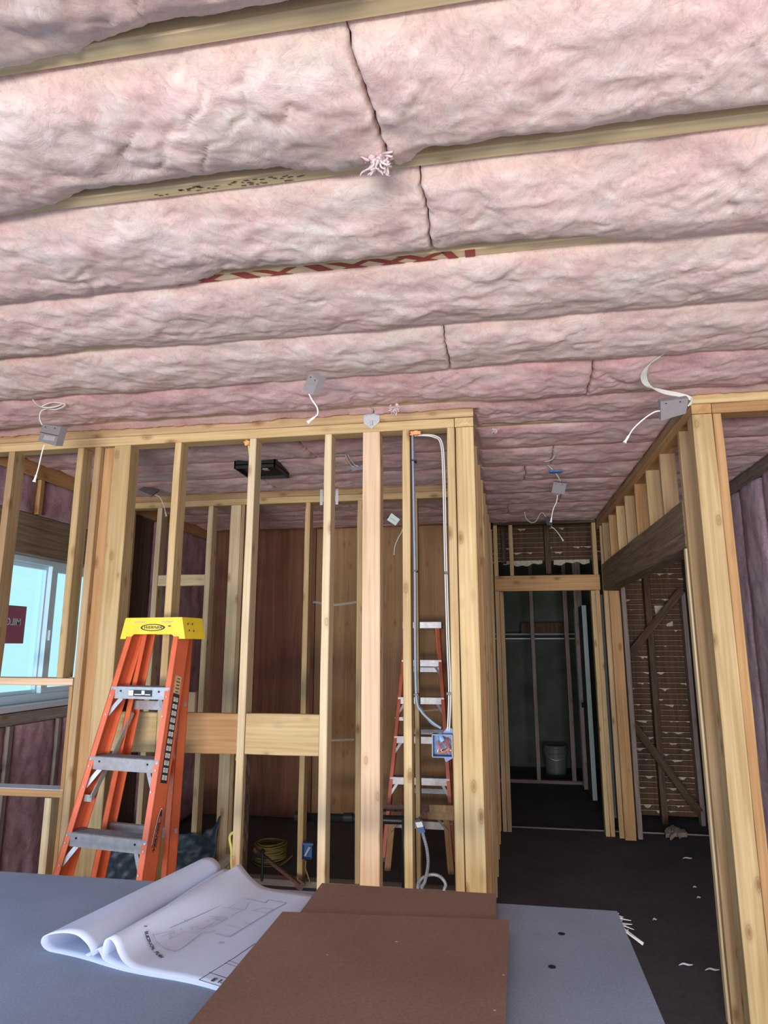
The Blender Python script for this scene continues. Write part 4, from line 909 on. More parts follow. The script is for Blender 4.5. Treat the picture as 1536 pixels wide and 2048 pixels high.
settag(m.build('black_pipe', 'black_plastic', smooth=True, origin=at(808, 1700, Y=3.7)), 'black vertical pipe just left of the cable stud', 'pipe')
bp = empty('black_pipe', tuple(at(650, 1635, Y=4.95)), 'thick black horizontal drain pipe low behind the second wall', 'pipe')
m = MB(); m.tube([at(594, 1634, Y=4.95), at(812, 1640, Y=4.95), at(812, 1640, Y=4.95)+Vector((.03, 0, -.03)), Vector((at(812, 1640, Y=4.95).x+.035, 4.95, 0))], .030, 14); m.build('tube', 'black_plastic', bp, smooth=True)
m = MB(); m.tube([at(592, 1634, Y=4.95), at(612, 1634, Y=4.95)], .040, 14); m.tube([at(688, 1636, Y=4.95), at(706, 1636, Y=4.95)], .036, 14); m.build('coupling', 'black_plastic', bp)
# low trestle with a perforated steel rail
ty = 5.15
tr = empty('trestle', tuple(at(830, 1630, Y=ty)), 'low wooden trestle with perforated steel rail behind the second wall', 'trestle')
p0, p1 = at(762, 1609, Y=ty), at(915, 1628, Y=ty)
MB().box(p0.x, p1.x, ty, ty+.006, p1.z, p0.z).build('steel_rail', 'rust', tr)
m = MB(); r = random.Random(4)
for i in range(14):
    x = p0.x+.03+i*.040; z = (p0.z+p1.z)/2+(.018 if i % 2 else -.014); m.tube([(x, ty-.002, z), (x, ty+.0005, z)], .010 if i % 3 else .014, 10)
m.build('rail_holes', 'black_plastic', tr)
p2, p3 = at(856, 1608, Y=ty-.02), at(918, 1640, Y=ty-.02)
MB().box(p2.x, p3.x, ty-.045, ty-.005, p3.z, p3.z+.05, .003).build('wood_rail', 'fir_tan', tr)
MB().box(p2.x+.01, p3.x, ty-.04, ty-.004, p2.z-.09, p2.z, .003).build('wood_rail', 'fir_tan', tr)
for a, b_ in (((784, 1645), (776, 1694)), ((893, 1640), (902, 1700))):
    q0, q1 = at(*a, Y=ty), at(*b_, Y=ty); q1.z = 0.0
    MB().prism([q0+Vector((-.022, -.01, 0)), q0+Vector((.022, -.01, 0)), q0+Vector((.022, .03, 0)), q0+Vector((-.022, .03, 0))], [q1+Vector((-.022, -.03, 0)), q1+Vector((.022, -.03, 0)), q1+Vector((.022, .01, 0)), q1+Vector((-.022, .01, 0))]).build('leg', 'plywood', tr)
for a, b_ in (((800, 1640), (781, 1664)), ((874, 1636), (895, 1662))):
    m = MB(); m.tube([at(*a, Y=ty-.03), at(*b_, Y=ty-.03)], .008, 6); m.build('brace', 'steel', tr)
# cable coil on the floor
cc = at(541, 1704, Z=0.06); cc.z = 0
m = MB(); r = random.Random(6)
for i in range(16):
    R_ = .115-.018*(i % 2)+r.uniform(-.004, .004); z = .008+.0085*(i//1)*.95; ox, oy = r.uniform(-.004, .004), r.uniform(-.004, .004)
    m.tube([(cc.x+ox+R_*math.cos(a), cc.y+oy+R_*math.sin(a), z+.003*math.sin(a*2+i)) for a in [j*PI/16 for j in range(32)]], .0062, 6, closed=True)
m.tube(spline([(cc.x-.1, cc.y-.10, .01), (cc.x, cc.y-.17, .01), (cc.x+.12, cc.y-.12, .01), (cc.x+.17, cc.y+.02, .04)], 6), .0062, 6)
settag(m.build('cable_coil', 'coil_cable', smooth=True, origin=cc), 'coil of yellow cable on the floor between the pale studs', 'cable coil')
# rusty perforated angle and upright pipe stub leaning at the second wall
an = empty('steel_angle', tuple(at(560, 1740, Y=4.60)), 'rusty perforated steel angle leaning down across the sole plate', 'steel angle')
q0, q1 = at(508, 1697, Y=4.64), at(600, 1770, Y=4.58)
m = MB(); dd = (q1-q0)/2; nn = Vector((-dd.z, 0, dd.x)).normalized(); m.obox((q0+q1)/2, dd, (0, .003, 0), nn*.014); m.obox((q0+q1)/2+nn*.012+Vector((0, -.012, 0)), dd, (0, .014, 0), nn*.002); m.obox(q1, dd.normalized()*.03, (0, .005, 0), nn*.028); m.build('bar', 'rust', an)
m = MB()
for i in range(10): c_ = q0+(q1-q0)*(.08+.085*i); m.tube([c_+Vector((0, -.0045, 0)), c_+Vector((0, -.0028, 0))], .0045, 6)
m.build('holes', 'black_plastic', an)
st = empty('pipe_stub', tuple(at(525, 1735, Y=4.55)), 'thin dark pipe stub with tee standing behind the blueprints', 'pipe')
m = MB(); m.tube([at(525, 1703, Y=4.55), at(524, 1762, Y=4.55)], .010, 8); m.tube([at(524, 1704, Y=4.55), at(527, 1700, Y=4.55)], .016, 8); m.build('upright', 'dark_steel', st)
m = MB(); m.tube([at(504, 1720, Y=4.55), at(514, 1709, Y=4.55), at(534, 1716, Y=4.55)], .008, 8); m.build('cross_arm', 'dark_steel', st)
# dark membrane crumpled along the second wall, seen behind the ladder feet
x0_, x1_ = -2.9, -1.97; nx_, nz_ = 60, 18; PP = []
for i in range(nx_):
    x = x0_+(x1_-x0_)*i/(nx_-1); top = .30+.008*math.sin(x*17)+.005*math.sin(x*63)+(.13*max(0, (x+2.08)/.11) if x > -2.08 else 0)*(1+.25*math.sin(x*60)); top = min(top, .46+.03*math.sin(x*90))
    for j in range(nz_):
        t = j/(nz_-1); PP.append((x, BY-.03-.12*(1-t)**1.6+.012*math.sin(x*23+t*9)+.008*math.sin(x*57-t*17)-(.02 if .62 < t < .70 else 0), .003+top*t))
m = MB(); m.grid(PP, nx_, nz_); fr = settag(m.build('membrane_sheet', 'tarp', smooth=True, origin=(-2.4, BY, 0)), 'crumpled dark blue membrane standing along the floor behind the ladder', 'membrane')
md = fr.modifiers.new('thickness', 'SOLIDIFY'); md.thickness = .002
beam('wood_scrap', Vector((at(380, 1745, Y=4.35).x, 4.30, .012)), at(462, 1712, Y=4.42), .06, .02, 'dusty_wood', 'brown wood scrap leaning behind the rolled blueprint', 'wood scrap')

# ================================================================== GREY DRIVER BOXES HANGING FROM THE CEILING
GD = 'grey driver boxes hanging from the ceiling'
def driver(face, Y, thick, depth_dir, label, cables, cord, lid=None, plug=True, dark=False, r_c=.0034, dY=None):
    """face: four image points of its broad side (clockwise), at distance Y; cables/cord as image points with their distance"""
    Ys = dY or [Y]*4
    f = [at(u, v, Y=y) for (u, v), y in zip(face, Ys)]
    c = sum(f, Vector())/4; d = Vector(depth_dir).normalized()*thick
    e = empty('driver_box', tuple(c), label, 'driver box', GD)
    m = MB(); ins = [p+(c-p).normalized()*.0025 for p in f]
    k = len(m.v)
    m.v += ins + f + [p+d for p in f]; V = m.v
    for j in range(4): j2 = (j+1) % 4; m.f += [[k+j, k+j2, k+4+j2, k+4+j], [k+4+j, k+4+j2, k+8+j2, k+8+j]]
    m.f += [[k+3, k+2, k+1, k], [k+8, k+9, k+10, k+11]]
    # panel offset: keep faces outward
    o = m.build('box', 'dark_steel' if dark else 'grey_box', e)
    bm = bmesh.new(); bm.from_mesh(o.data); bmesh.ops.recalc_face_normals(bm, faces=bm.faces); bm.to_mesh(o.data); bm.free()
    nrm = -d.normalized()
    m = MB()
    for s_ in (.22, .78):
        q = f[0]+(f[1]-f[0])*s_*.9+(f[3]-f[0])*.15; m.tube([q+nrm*.0012, q-nrm*.001], .0032, 8)
    m.build('screws', 'black_plastic', e)
    if lid:
        a, b_ = f[0]+(f[3]-f[0])*lid, f[1]+(f[2]-f[1])*lid; m = MB(); m.tube([a+nrm*.001, b_+nrm*.001], .0016, 6); m.build('lid_seam', 'black_plastic', e)
        a2, b2 = a+(f[3]-f[0])*.10, b_+(f[2]-f[1])*.36; m = MB(); dv = (b2-a2)
        q = [f[0]+(f[1]-f[0])*.25+(f[3]-f[0])*.62, f[0]+(f[1]-f[0])*.85+(f[3]-f[0])*.62, f[0]+(f[1]-f[0])*.85+(f[3]-f[0])*.88, f[0]+(f[1]-f[0])*.25+(f[3]-f[0])*.88]
        m.prism([p+nrm*.0004 for p in q], [p+nrm*.001 for p in q]); m.build('rating_label', 'steel', e)
    for cb in cables:
        m = MB(); P = spline([at(u, v, Y=y) for u, v, y in cb], 8); m.tube(P, r_c, 8); m.build('feed_cable', 'white_cable', e, smooth=True)
    if cord:
        P = spline([at(u, v, Y=y) for u, v, y in cord], 8); m = MB(); m.tube(P, .0030, 8); o = m.build('output_cord', 'white_plastic', e, smooth=True)
        if plug:
            t = (P[-1]-P[-3]).normalized(); m = MB(); m.tube([P[-1]-t*.004, P[-1]+t*.018, P[-1]+t*.030], [.0048, .0052, .0085], 10); m.build('connector', 'white_plastic', o, smooth=False)
    return e
WO_children = None
# 1: left, hanging by a loop
driver([(85, 848), (122, 853), (111, 892), (76, 882)], 2.74, .036, (.45, 1, .25), 'grey driver box hanging by a looped cable at the far left', 
       [[(62, 786, 2.60), (68, 803, 2.62), (84, 814, 2.66), (108, 814, 2.68), (130, 807, 2.70), (128, 813, 2.72), (100, 817, 2.72), (84, 821, 2.72), (79, 835, 2.73), (84, 850, 2.74)],
        [(84, 812, 2.66), (105, 805, 2.66), (131, 809, 2.68), (112, 819, 2.70), (90, 816, 2.70)]],
       [(89, 890, 2.73), (84, 905, 2.73), (77, 935, 2.73), (72, 952, 2.73)], lid=.48, r_c=.003)
# 2: centre, pulled tight against the ceiling
driver([(620, 747), (637, 760), (625, 790), (604, 778)], 2.42, .034, (.8, .6, .35), 'grey driver box stuck to the ceiling above the long top plate, tilted', [],
       [(618, 788, 2.42), (624, 800, 2.42), (634, 815, 2.42), (635, 828, 2.42), (627, 836, 2.42)], dY=[2.42, 2.44, 2.44, 2.42])
# 3: right, with a fat bundle
driver([(1321, 803), (1377, 796), (1372, 827), (1322, 841)], 2.80, .030, (-.15, .8, .75), 'grey driver box beside the right corner post, fed by a thick bundle of white cable',
       [[(1339, 697, 2.55), (1322, 712, 2.60), (1300, 728, 2.66), (1286+i*3, 750, 2.72), (1294+i*3, 771, 2.76), (1325, 782+i*2, 2.80), (1360, 789+i*2, 2.82), (1381, 796+i*2, 2.82), (1383, 803+i*2, 2.81), (1376, 812, 2.80)] for i in range(-1, 3)],
       [(1320, 822, 2.80), (1309, 824, 2.80), (1290, 836, 2.80), (1268, 856, 2.80), (1256, 874, 2.80)], r_c=.0030)
# 4: over the hallway
driver([(1107, 964), (1133, 967), (1129, 989), (1103, 985)], 4.42, .035, (.1, 1, .5), 'dark grey driver box hanging over the middle of the hallway',
       [[(1110, 884, 3.95), (1111, 902, 3.98), (1106, 917, 4.05), (1093, 923, 4.12), (1078, 921, 4.16)], [(1078, 921, 4.16), (1096, 931, 4.25), (1112, 947, 4.33), (1121, 963, 4.42)]],
       [(1115, 990, 4.42), (1113, 1004, 4.42), (1107, 1017, 4.42), (1104, 1030, 4.42), (1103, 1036, 4.42)], r_c=.0048)
# 5: far end of the hallway
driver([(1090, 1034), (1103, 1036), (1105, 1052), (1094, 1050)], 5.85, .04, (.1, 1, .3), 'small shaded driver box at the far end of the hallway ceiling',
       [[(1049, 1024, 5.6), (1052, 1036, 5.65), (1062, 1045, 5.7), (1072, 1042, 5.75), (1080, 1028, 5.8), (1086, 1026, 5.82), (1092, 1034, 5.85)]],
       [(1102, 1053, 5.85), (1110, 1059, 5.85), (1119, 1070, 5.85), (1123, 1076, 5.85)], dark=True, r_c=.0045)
# 6: behind the left studs
driver([(274, 984), (290, 976), (318, 983), (302, 995)], 4.28, .02, (0, .4, 1), 'flat grey driver box lying against the ceiling behind the ladder top', [],
       [(309, 990, 4.28), (319, 994, 4.28), (327, 1010, 4.28), (331, 1025, 4.28)], dY=[4.22, 4.34, 4.36, 4.22])
# 7: behind the pink post
driver([(700, 933), (726, 929), (726, 939), (704, 942)], 3.9, .05, (0, .7, .7), 'pale blue-grey driver box half hidden by the pink post',
       [[(689, 898, 3.75), (693, 915, 3.8), (702, 930, 3.88), (708, 934, 3.9)], [(694, 897, 3.75), (698, 914, 3.8), (709, 929, 3.88), (716, 932, 3.9)]], None)
# pale card hanging and a loose cord
hc = empty('hanging_card', tuple(at(787, 1040, Y=5.0)), 'pale white card hanging between the pink post and the cable stud', 'card')
f = [at(u, v, Y=5.0) for u, v in ((783, 1026), (800, 1039), (791, 1051), (774, 1040))]
m = MB(); m.prism(f, [p+Vector((0, .004, 0)) for p in f]); m.build('card', 'tag_paper', hc)
m = MB(); m.tube([f[3]+(f[2]-f[3])*.15+(f[0]-f[3])*.45+Vector((0, -.001, 0)), f[2]+(f[1]-f[2])*.45+(f[3]-f[2])*.15+Vector((0, -.001, 0))], .0015, 5); m.build('printed_line', 'ink', hc)
m = MB(); m.tube(spline([at(778, 1032, Y=5.0), at(769, 1040, Y=5.0), at(764, 1030, Y=5.0), at(756, 1010, Y=5.0), Vector((at(750, 990, Y=5.0).x, 5.0, 2.76))], 5), .0022, 6); m.build('string', 'black_plastic', hc)
cable('loose_cord', [Vector((at(812, 1000, Y=4.9).x, 4.9, 2.75)), at(812, 1000, Y=4.9), at(811, 1035, Y=4.9), at(804, 1062, Y=4.9), at(797, 1075, Y=4.9), at(790, 1092, Y=4.9), at(788, 1110, Y=4.9)], .0045, 'white_cable', 'loose pale cord hanging beside the cable stud', 'cord')
settag(MB().box(at(1099, 950, Y=4.30).x, at(1124, 950, Y=4.30).x, 4.27, 4.31, 2.70, 2.715, .002).build('ceiling_strip', 'blue_plastic', origin=at(1110, 950, Y=4.3)), 'small dark blue strip on the hallway ceiling', 'strip')

# ================================================================== STEPLADDERS
def ladder(label, x, y, psi, t, w0, dw, s0, t2, gap, steps=5, full=True, sp=.305):
    n = Vector((-math.sin(psi), -math.cos(psi), 0)); rr = Vector((math.cos(psi), -math.sin(psi), 0)); zz = Vector((0, 0, 1))
    top = (steps+1)*sp
    base = Vector((x, y, 0))
    e = empty('stepladder', (x, y, 0), label, 'ladder')
    fd = (n*-math.sin(t)+zz*math.cos(t)).normalized()          # up along the front rails
    fn = n*math.cos(t)+zz*math.sin(t)                          # outward normal of the front
    def fp(k, side=0, back=0): # point on front plane
        s = k*sp; wd = w0+dw*(steps+1-k)
        return base + n*(top-s)*math.sin(t) + zz*(s*math.cos(t)+s0) + rr*side*wd/2 - fn*back
    rd = (n*-math.sin(t2)+zz*math.cos(t2)).normalized(); rn = n*math.cos(t2)+zz*math.sin(t2)
    def rp(k, side=0, back=0):
        s = k*sp; wd = (w0+dw*(steps+1-k))*0.93-.03
        return base - n*gap + n*(top-s)*math.sin(t2) + zz*(s*math.cos(t2)+s0+.0) + rr*side*wd/2 - rn*back
    kb = -(s0-.012)/math.cos(t)/sp; kb2 = -(s0-.012)/math.cos(t2)/sp; kt = steps+.90
    W, T, D = .030, .004, .088
    def channel(P, k0, k1, side, D, nrm, lip=W, xtra=0):
        m = MB(); a, b_ = P(k0, side), P(k1, side)
        ax = (b_-a).normalized(); ins = -rr*side
        def bar(o0, o1, i0, i1):
            q = [(i0, o0), (i1, o0), (i1, o1), (i0, o1)]
            m.prism([a+ins*i-nrm*o for i, o in q], [b_+ins*i-nrm*o for i, o in q])
        bar(0, D, 0, T); bar(0, T, 0, lip); bar(D-T, D, 0, lip)
        return m
    for sd in (-1, 1):
        r_ = channel(fp, kb, kt, sd, D, fn).build('front_rail', 'ladder_orange', e, label='orange fibreglass front rail')
        m = MB(); c = fp(kb, sd, D/2)-rr*sd*.012; m.obox(c, rr*.022, fn*(D/2+.006), fd*.016); m.build('foot', 'black_plastic', r_)
        if full:
            for k in range(1, steps+1):
                for dz in (-.012, -.040, -.125): c = fp(k, sd)+fd*dz-rr*sd*.012+fn*.0005; MB().tube([c, c+fn*.003], .0045, 8).build('rivet', 'alu', r_)
        r2 = channel(rp, kb2, kt-.05, sd, .066, rn, lip=.028).build('rear_rail', 'ladder_orange', e, label='orange fibreglass rear rail')
        m = MB(); c = rp(kb2, sd, .026)-rr*sd*.012; m.obox(c, rr*.02, rn*.03, rd*.014); m.build('foot', 'black_plastic', r2)
    # steps
    for k in range(1, steps+1):
        a, b_ = fp(k, -1)+rr*.005, fp(k, 1)-rr*.005; c = (a+b_)/2; hw = (b_-a).length/2
        m = MB(); hor = Vector((n.x, n.y, 0))
        m.obox(c-zz*.026+hor*.0015, rr*hw, hor*.0018, zz*.026)           # front apron
        m.obox(c-zz*.002-hor*.040, rr*hw, hor*.040, zz*.002); m.obox(c-zz*.020-hor*.079, rr*hw, hor*.0018, zz*.020)
        s_ = m.build('step', 'alu', e, label='aluminium step')
        m = MB()
        for q in range(9): m.obox(c+zz*.001-hor*(.006+.0085*q), rr*(hw-.004), hor*.0024, zz*.0014)
        m.build('tread_ribs', 'tread', s_)
        if full:
            for sd in (-1, 1):
                q = c+rr*sd*(hw-.055)-zz*.018+hor*.0035; MB().tube([q, q+hor*.003], .0045, 8).build('rivet', 'dark_steel', s_)
        for sd in (-1, 1):
            q0 = c+rr*sd*(hw-.055)-zz*.050; q1 = fp(k, sd)-rr*sd*.012-fd*.125-hor*.004
            m = MB(); ax = (q1-q0)/2; sd_n = ax.cross(hor).normalized()
            m.obox((q0+q1)/2-hor*.006, ax, hor*.0015, sd_n*.010); m.build('step_brace', 'alu', s_)
    # horizontal braces of the rear section
    for k in (1.2, 2.85, 4.60):
        a, b_ = rp(k, -1, .045), rp(k, 1, .045); m = MB(); m.obox((a+b_)/2, (b_-a)/2, n*.010, zz*.020)
        bz = m.build('rear_brace', 'alu', e, label='aluminium rear brace')
    # spreaders, folded
    for sd in (-1, 1):
        m = MB(); p0 = fp(3.45, sd, .02)-rr*sd*.03; p1 = rp(4.25, sd, .02)-rr*sd*.03-rd*.05; pm = (p0+p1)/2+zz*.02+(p1-p0)*.1
        m.obox(p0, rr*.034, n*.002, zz*.014) if sd < 0 else None
        for a, b_ in ((p0+rr*.03*(sd < 0), pm), (pm, p1+rd*.12)):
            ax = (b_-a)/2
            if ax.length > .005: m.obox((a+b_)/2, ax, rr*.003, ax.normalized().cross(rr)*.011)
        m.build('spreader', 'steel', e)
    # top cap
    c0 = fp(steps+.90, 0); hb = (w0+dw*.2)/2+.012
    zc0 = fp(steps+.73).z+.018; zt = fp(steps+.99).z+.022
    dpt = gap+.085
    f0 = Vector((base.x, base.y, 0))+n*(top-(steps+.9)*sp)*math.sin(t)+n*.010
    def P3(u, v, z): q = f0+rr*u-n*v; return Vector((q.x, q.y, z))
    m = MB()
    if full:
        sh = .030   # sides flare downwards
        prof = [(-hb-sh*.8, zc0-.018), (-hb-sh*.1+.030, zc0-.018), (-hb+.052, zc0+.004), (hb-.052, zc0+.004), (hb+sh*.1-.030, zc0-.018), (hb+sh*.8, zc0-.018), (hb+.002, zt-.004), (hb-.006, zt), (-hb+.006, zt), (-hb-.002, zt-.004)]
        prof = prof[::-1]
        m.prism([P3(u, 0, z) for u, z in prof][::-1], [P3(u, .006, z) for u, z in prof][::-1])
        m.prism([P3(u, dpt-.006, z) for u, z in prof][::-1], [P3(u, dpt, z) for u, z in prof][::-1])
        for s_ in (-1, 1):
            a = [(s_*(hb+sh*.8), zc0-.018), (s_*(hb+.002), zt-.004), (s_*(hb-.006), zt-.004), (s_*(hb+sh*.8-.006), zc0-.018)]
            if s_ < 0: a = a[::-1]
            m.prism([P3(u, 0.004, z) for u, z in a], [P3(u, dpt-.004, z) for u, z in a])
        m.prism([P3(-hb, 0.001, zt-.006), P3(hb, 0.001, zt-.006), P3(hb, dpt-.001, zt-.006), P3(-hb, dpt-.001, zt-.006)], [P3(-hb, 0.001, zt), P3(hb, 0.001, zt), P3(hb, dpt-.001, zt), P3(-hb, dpt-.001, zt)])
        cap = m.build('top_cap', 'cap_yellow', e, label='yellow plastic top cap')
        for q in (-1, 1):
            m = MB(); m.obox(P3(q*.078, -.0006, zt-.020), rr*.030, n*.0006, zz*.0032); m.build('cap_slot', 'tan_print', cap)
        m = MB(); m.obox(P3(.092, -.0006, zt-.040), rr*.007, n*.0006, zz*.0025); m.build('cap_slot', 'black_print', cap)
        m = MB()
        for qa, qb in ((.03, -.03), (.065, -.03), (.03, -.06), (.065, -.062)):
            m.obox(P3(hb+.014-(qb+.03)*.3, qa, zt+qb), rr*.001, n*.002, zz*.005)
        m.build('side_slots', 'black_print', cap)
        # oval badge: black ring, yellow field, slanted black lettering
        zc_ = (zt+zc0)/2-.006
        def oval(cc, ux, uz, ra, rb, mat, off, nrm, par, nm):
            m = MB(); pts = [cc+ux*ra*math.cos(a)+uz*rb*math.sin(a) for a in [i*PI/20 for i in range(40)]]
            m.prism([p+nrm*off for p in pts], [p+nrm*(off+.0005) for p in pts]); 
            o = m.build(nm, mat, par); bm = bmesh.new(); bm.from_mesh(o.data); bmesh.ops.recalc_face_normals(bm, faces=bm.faces); bm.to_mesh(o.data); bm.free(); return o
        bc = P3(.0, 0, zc_)
        bd = oval(bc, rr, zz, .068, .0165, 'black_print', .0004, n, cap, 'badge')
        oval(bc, rr, zz, .058, .0125, 'cap_yellow', .0010, n, cap, 'badge_field')
        text('badge_lettering', 'WERNER', .018, bc+n*.0018, rr, zz, 'black_print', e, shear=.35, sx=1.45, bold=.02)
        # stickers on the outer side of the right rail
        ow = rr
        def side_pt(k, v): return fp(k, 1, v)+ow*.0006
        def strip(k0, k1, v0, v1, mat, nm, off=.0006, par=None):
            m = MB(); a = [side_pt(k0, v0), side_pt(k0, v1), side_pt(k1, v1), side_pt(k1, v0)]
            m.prism([p+ow*off for p in a], [p+ow*(off+.0005) for p in a]); o = m.build(nm, mat, par or e); return o
        strip(3.72, 4.94, .022, .068, 'black_print', 'pictogram_sticker'); strip(4.945, 5.20, .020, .068, 'tan_print', 'warning_sticker')
        m = MB(); r = random.Random(1)
        for i in range(12):
            for j in range(2):
                k = 3.76+i*.097; v0 = .029+j*.019
                a = [side_pt(k, v0), side_pt(k, v0+.014), side_pt(k+.062, v0+.014), side_pt(k+.062, v0)]; m.prism([p+ow*.0011 for p in a], [p+ow*.0016 for p in a])
        m.build('pictograms', 'white_print', e); m = MB()
        for i in range(12):
            for j in range(2):
                k = 3.76+i*.097; v0 = .029+j*.019; c = side_pt(k+.03, v0+.005)+ow*.0019
                m.tube([c-fd*.007, c+fd*(.002+.003*(i % 3)), c+fd*.005-fn*.003*((i+j) % 3-1)], .0011, 5)
        m.build('pictogram_figures', 'black_print', e); m = MB()
        for i in range(5): c = side_pt(4.97+i*.048, .044)+ow*.0014; m.obox(c, fn*(.014 if i % 2 else .010), fd*.0018, ow*.0004)
        m.build('sticker_lines', 'black_print', e)
        c = side_pt(3.02, .046)
        oval(c, fd, fn, .118, .0185, 'white_print', .0006, ow, e, 'rail_badge_rim'); oval(c, fd, fn, .114, .0165, 'black_print', .0012, ow, e, 'rail_badge'); oval(c, fd, fn, .088, .0125, 'ladder_orange', .0018, ow, e, 'rail_badge_field')
        text('rail_lettering', 'WERNER', .0205, c+ow*.0026, fd, fn, 'black_print', e, shear=.25, sx=1.5, bold=.03)
        # sticker on the apron of the top step
        a, b_ = fp(5, -1), fp(5, 1); c = (a+b_)/2; m = MB(); m.obox(c-zz*.026+rr*.005+n*.0045, rr*.062, n*.0005, zz*.014); m.build('step_sticker', 'black_print', e)
        m = MB(); m.obox(c-zz*.026-rr*.045+n*.0055, rr*.012, n*.0005, zz*.012); m.obox(c-zz*.024+rr*.020+n*.0055, rr*.008, n*.0005, zz*.009); m.obox(c-zz*.032-rr*.008+n*.0055, rr*.018, n*.0005, zz*.002); m.obox(c-zz*.032+rr*.045+n*.0055, rr*.014, n*.0005, zz*.002); m.build('step_sticker_print', 'white_print', e)
    else:
        m.prism([P3(-hb, 0, zc0+.03), P3(hb, 0, zc0+.03), P3(hb, dpt, zc0+.03), P3(-hb, dpt, zc0+.03)], [P3(-hb, 0, zt), P3(hb, 0, zt), P3(hb, dpt, zt), P3(-hb, dpt, zt)])
        m.build('top_cap', 'alu', e)
    return e
ladder('orange stepladder with yellow top cap leaning folded against the left framed wall', -1.605, 2.938, .147, .252, .281, .045, -.064, .13, .078)
ladder('second stepladder with metal steps standing far back by the plywood wall', -.66, 5.75, .0, .24, .30, .045, -.02, -.15, .10, full=False, sp=.308)

# ================================================================== WORK TABLE OF SHEET GOODS, BLUEPRINTS
TZ = .80
tb = empty('work_table', (-.9, 1.75, 0), 'grey sheet board laid out as a big work table in the foreground', 'table')
m = MB(); m.prism([(-2.11, 1.12, TZ-.016), (.318, 1.12, TZ-.016), (.325, 2.318, TZ-.016), (-2.11, 2.318, TZ-.016)], [(-2.11, 1.12, TZ), (.318, 1.12, TZ), (.325, 2.318, TZ), (-2.11, 2.318, TZ)])
m.prism([(-2.11, 1.11, TZ-.034), (.325, 1.11, TZ-.034), (.333, 2.310, TZ-.034), (-2.11, 2.310, TZ-.034)], [(-2.11, 1.11, TZ-.0165), (.325, 1.11, TZ-.0165), (.333, 2.310, TZ-.0165), (-2.11, 2.310, TZ-.0165)])
top = m.build('table_top', 'grey_board', tb)
for (u, v) in ((1123, 1868), (1104, 1934)):
    p = at(u, v, Z=TZ); m = MB(); m.tube([(p.x, p.y, TZ-.001), (p.x, p.y, TZ+.0012)], .0095, 16); m.build('screw_head', 'dark_steel', top)
m = MB(); r = random.Random(3)
for i in range(12):
    a = Vector((.325+r.uniform(-.004, .002), 2.31-.012*i*r.uniform(.8, 1.1), TZ-.004)); b_ = a+Vector((r.uniform(.004, .012)+(.022 if i in (4, 6, 7) else 0), r.uniform(-.02, .01), r.uniform(-.006, .004)))
    m.prism([a+Vector((0, .006, 0)), a-Vector((0, .006, 0)), b_], [a+Vector((0, .006, .0015)), a-Vector((0, .006, -.0015)), b_+Vector((0, 0, .001))])
a = Vector((.325, 2.17, TZ-.004)); m.prism([a, a+Vector((0, .03, 0)), a+Vector((.045, -.01, -.02)), a+Vector((.04, -.02, -.022))], [q+Vector((0, 0, .002)) for q in (a, a+Vector((0, .03, 0)), a+Vector((.045, -.01, -.02)), a+Vector((.04, -.02, -.022)))])
m.build('torn_paper_edge', 'white_plastic', top)
for x in (-1.75, 0.0):
    for s_ in (-1, 1):
        for y, dy in ((1.25, -.05), (2.17, .05)):
            m = MB(); m.prism([(x+s_*.16-.02, y+dy-.04, 0), (x+s_*.16+.02, y+dy-.04, 0), (x+s_*.16+.02, y+dy+.04, 0), (x+s_*.16-.02, y+dy+.04, 0)], [(x+s_*.04-.02, y-.04, TZ-.036), (x+s_*.04+.02, y-.04, TZ-.036), (x+s_*.04+.02, y+.04, TZ-.036), (x+s_*.04-.02, y+.04, TZ-.036)]); m.build('leg', 'fir_tan', tb)
    MB().box(x-.02, x+.02, 1.15, 2.28, TZ-.125, TZ-.036).build('cross_beam', 'fir_tan', tb)
bA = settag(MB().prism([(-.612, 1.30, TZ+.0095), (-.044, 1.30, TZ+.0095), (-.039, 2.33, TZ+.0095), (-.612, 2.33, TZ+.0095)], [(-.612, 1.30, TZ+.0235), (-.044, 1.30, TZ+.0235), (-.039, 2.33, TZ+.0235), (-.612, 2.33, TZ+.0235)]).build('hardboard_sheet', 'hardboard', origin=(-.33, 1.8, TZ+.0095)), 'brown hardboard sheet, the lower of the stacked two, reaching farther back', 'board')
b1, b2, b3, b4 = at(565, 1823, Z=TZ+.0335), at(1018, 1840, Z=TZ+.0335), at(1010, 2048, Z=TZ+.0335), at(378, 2046, Z=TZ+.0335)
d1 = (b4-b1); d2 = (b3-b2); b4 = b1+d1*1.6; b3 = b2+d2*1.6
q = [b1, b2, b3, b4]
mm = MB().prism([Vector((p.x, p.y, TZ+.0240)) for p in q[::-1]], [Vector((p.x, p.y, TZ+.0335)) for p in q[::-1]])
settag(mm.build('hardboard_sheet', 'hardboard', origin=(-.33, 1.7, TZ+.0240)), 'brown hardboard sheet, the upper of the stacked two, wider and nearer', 'board')

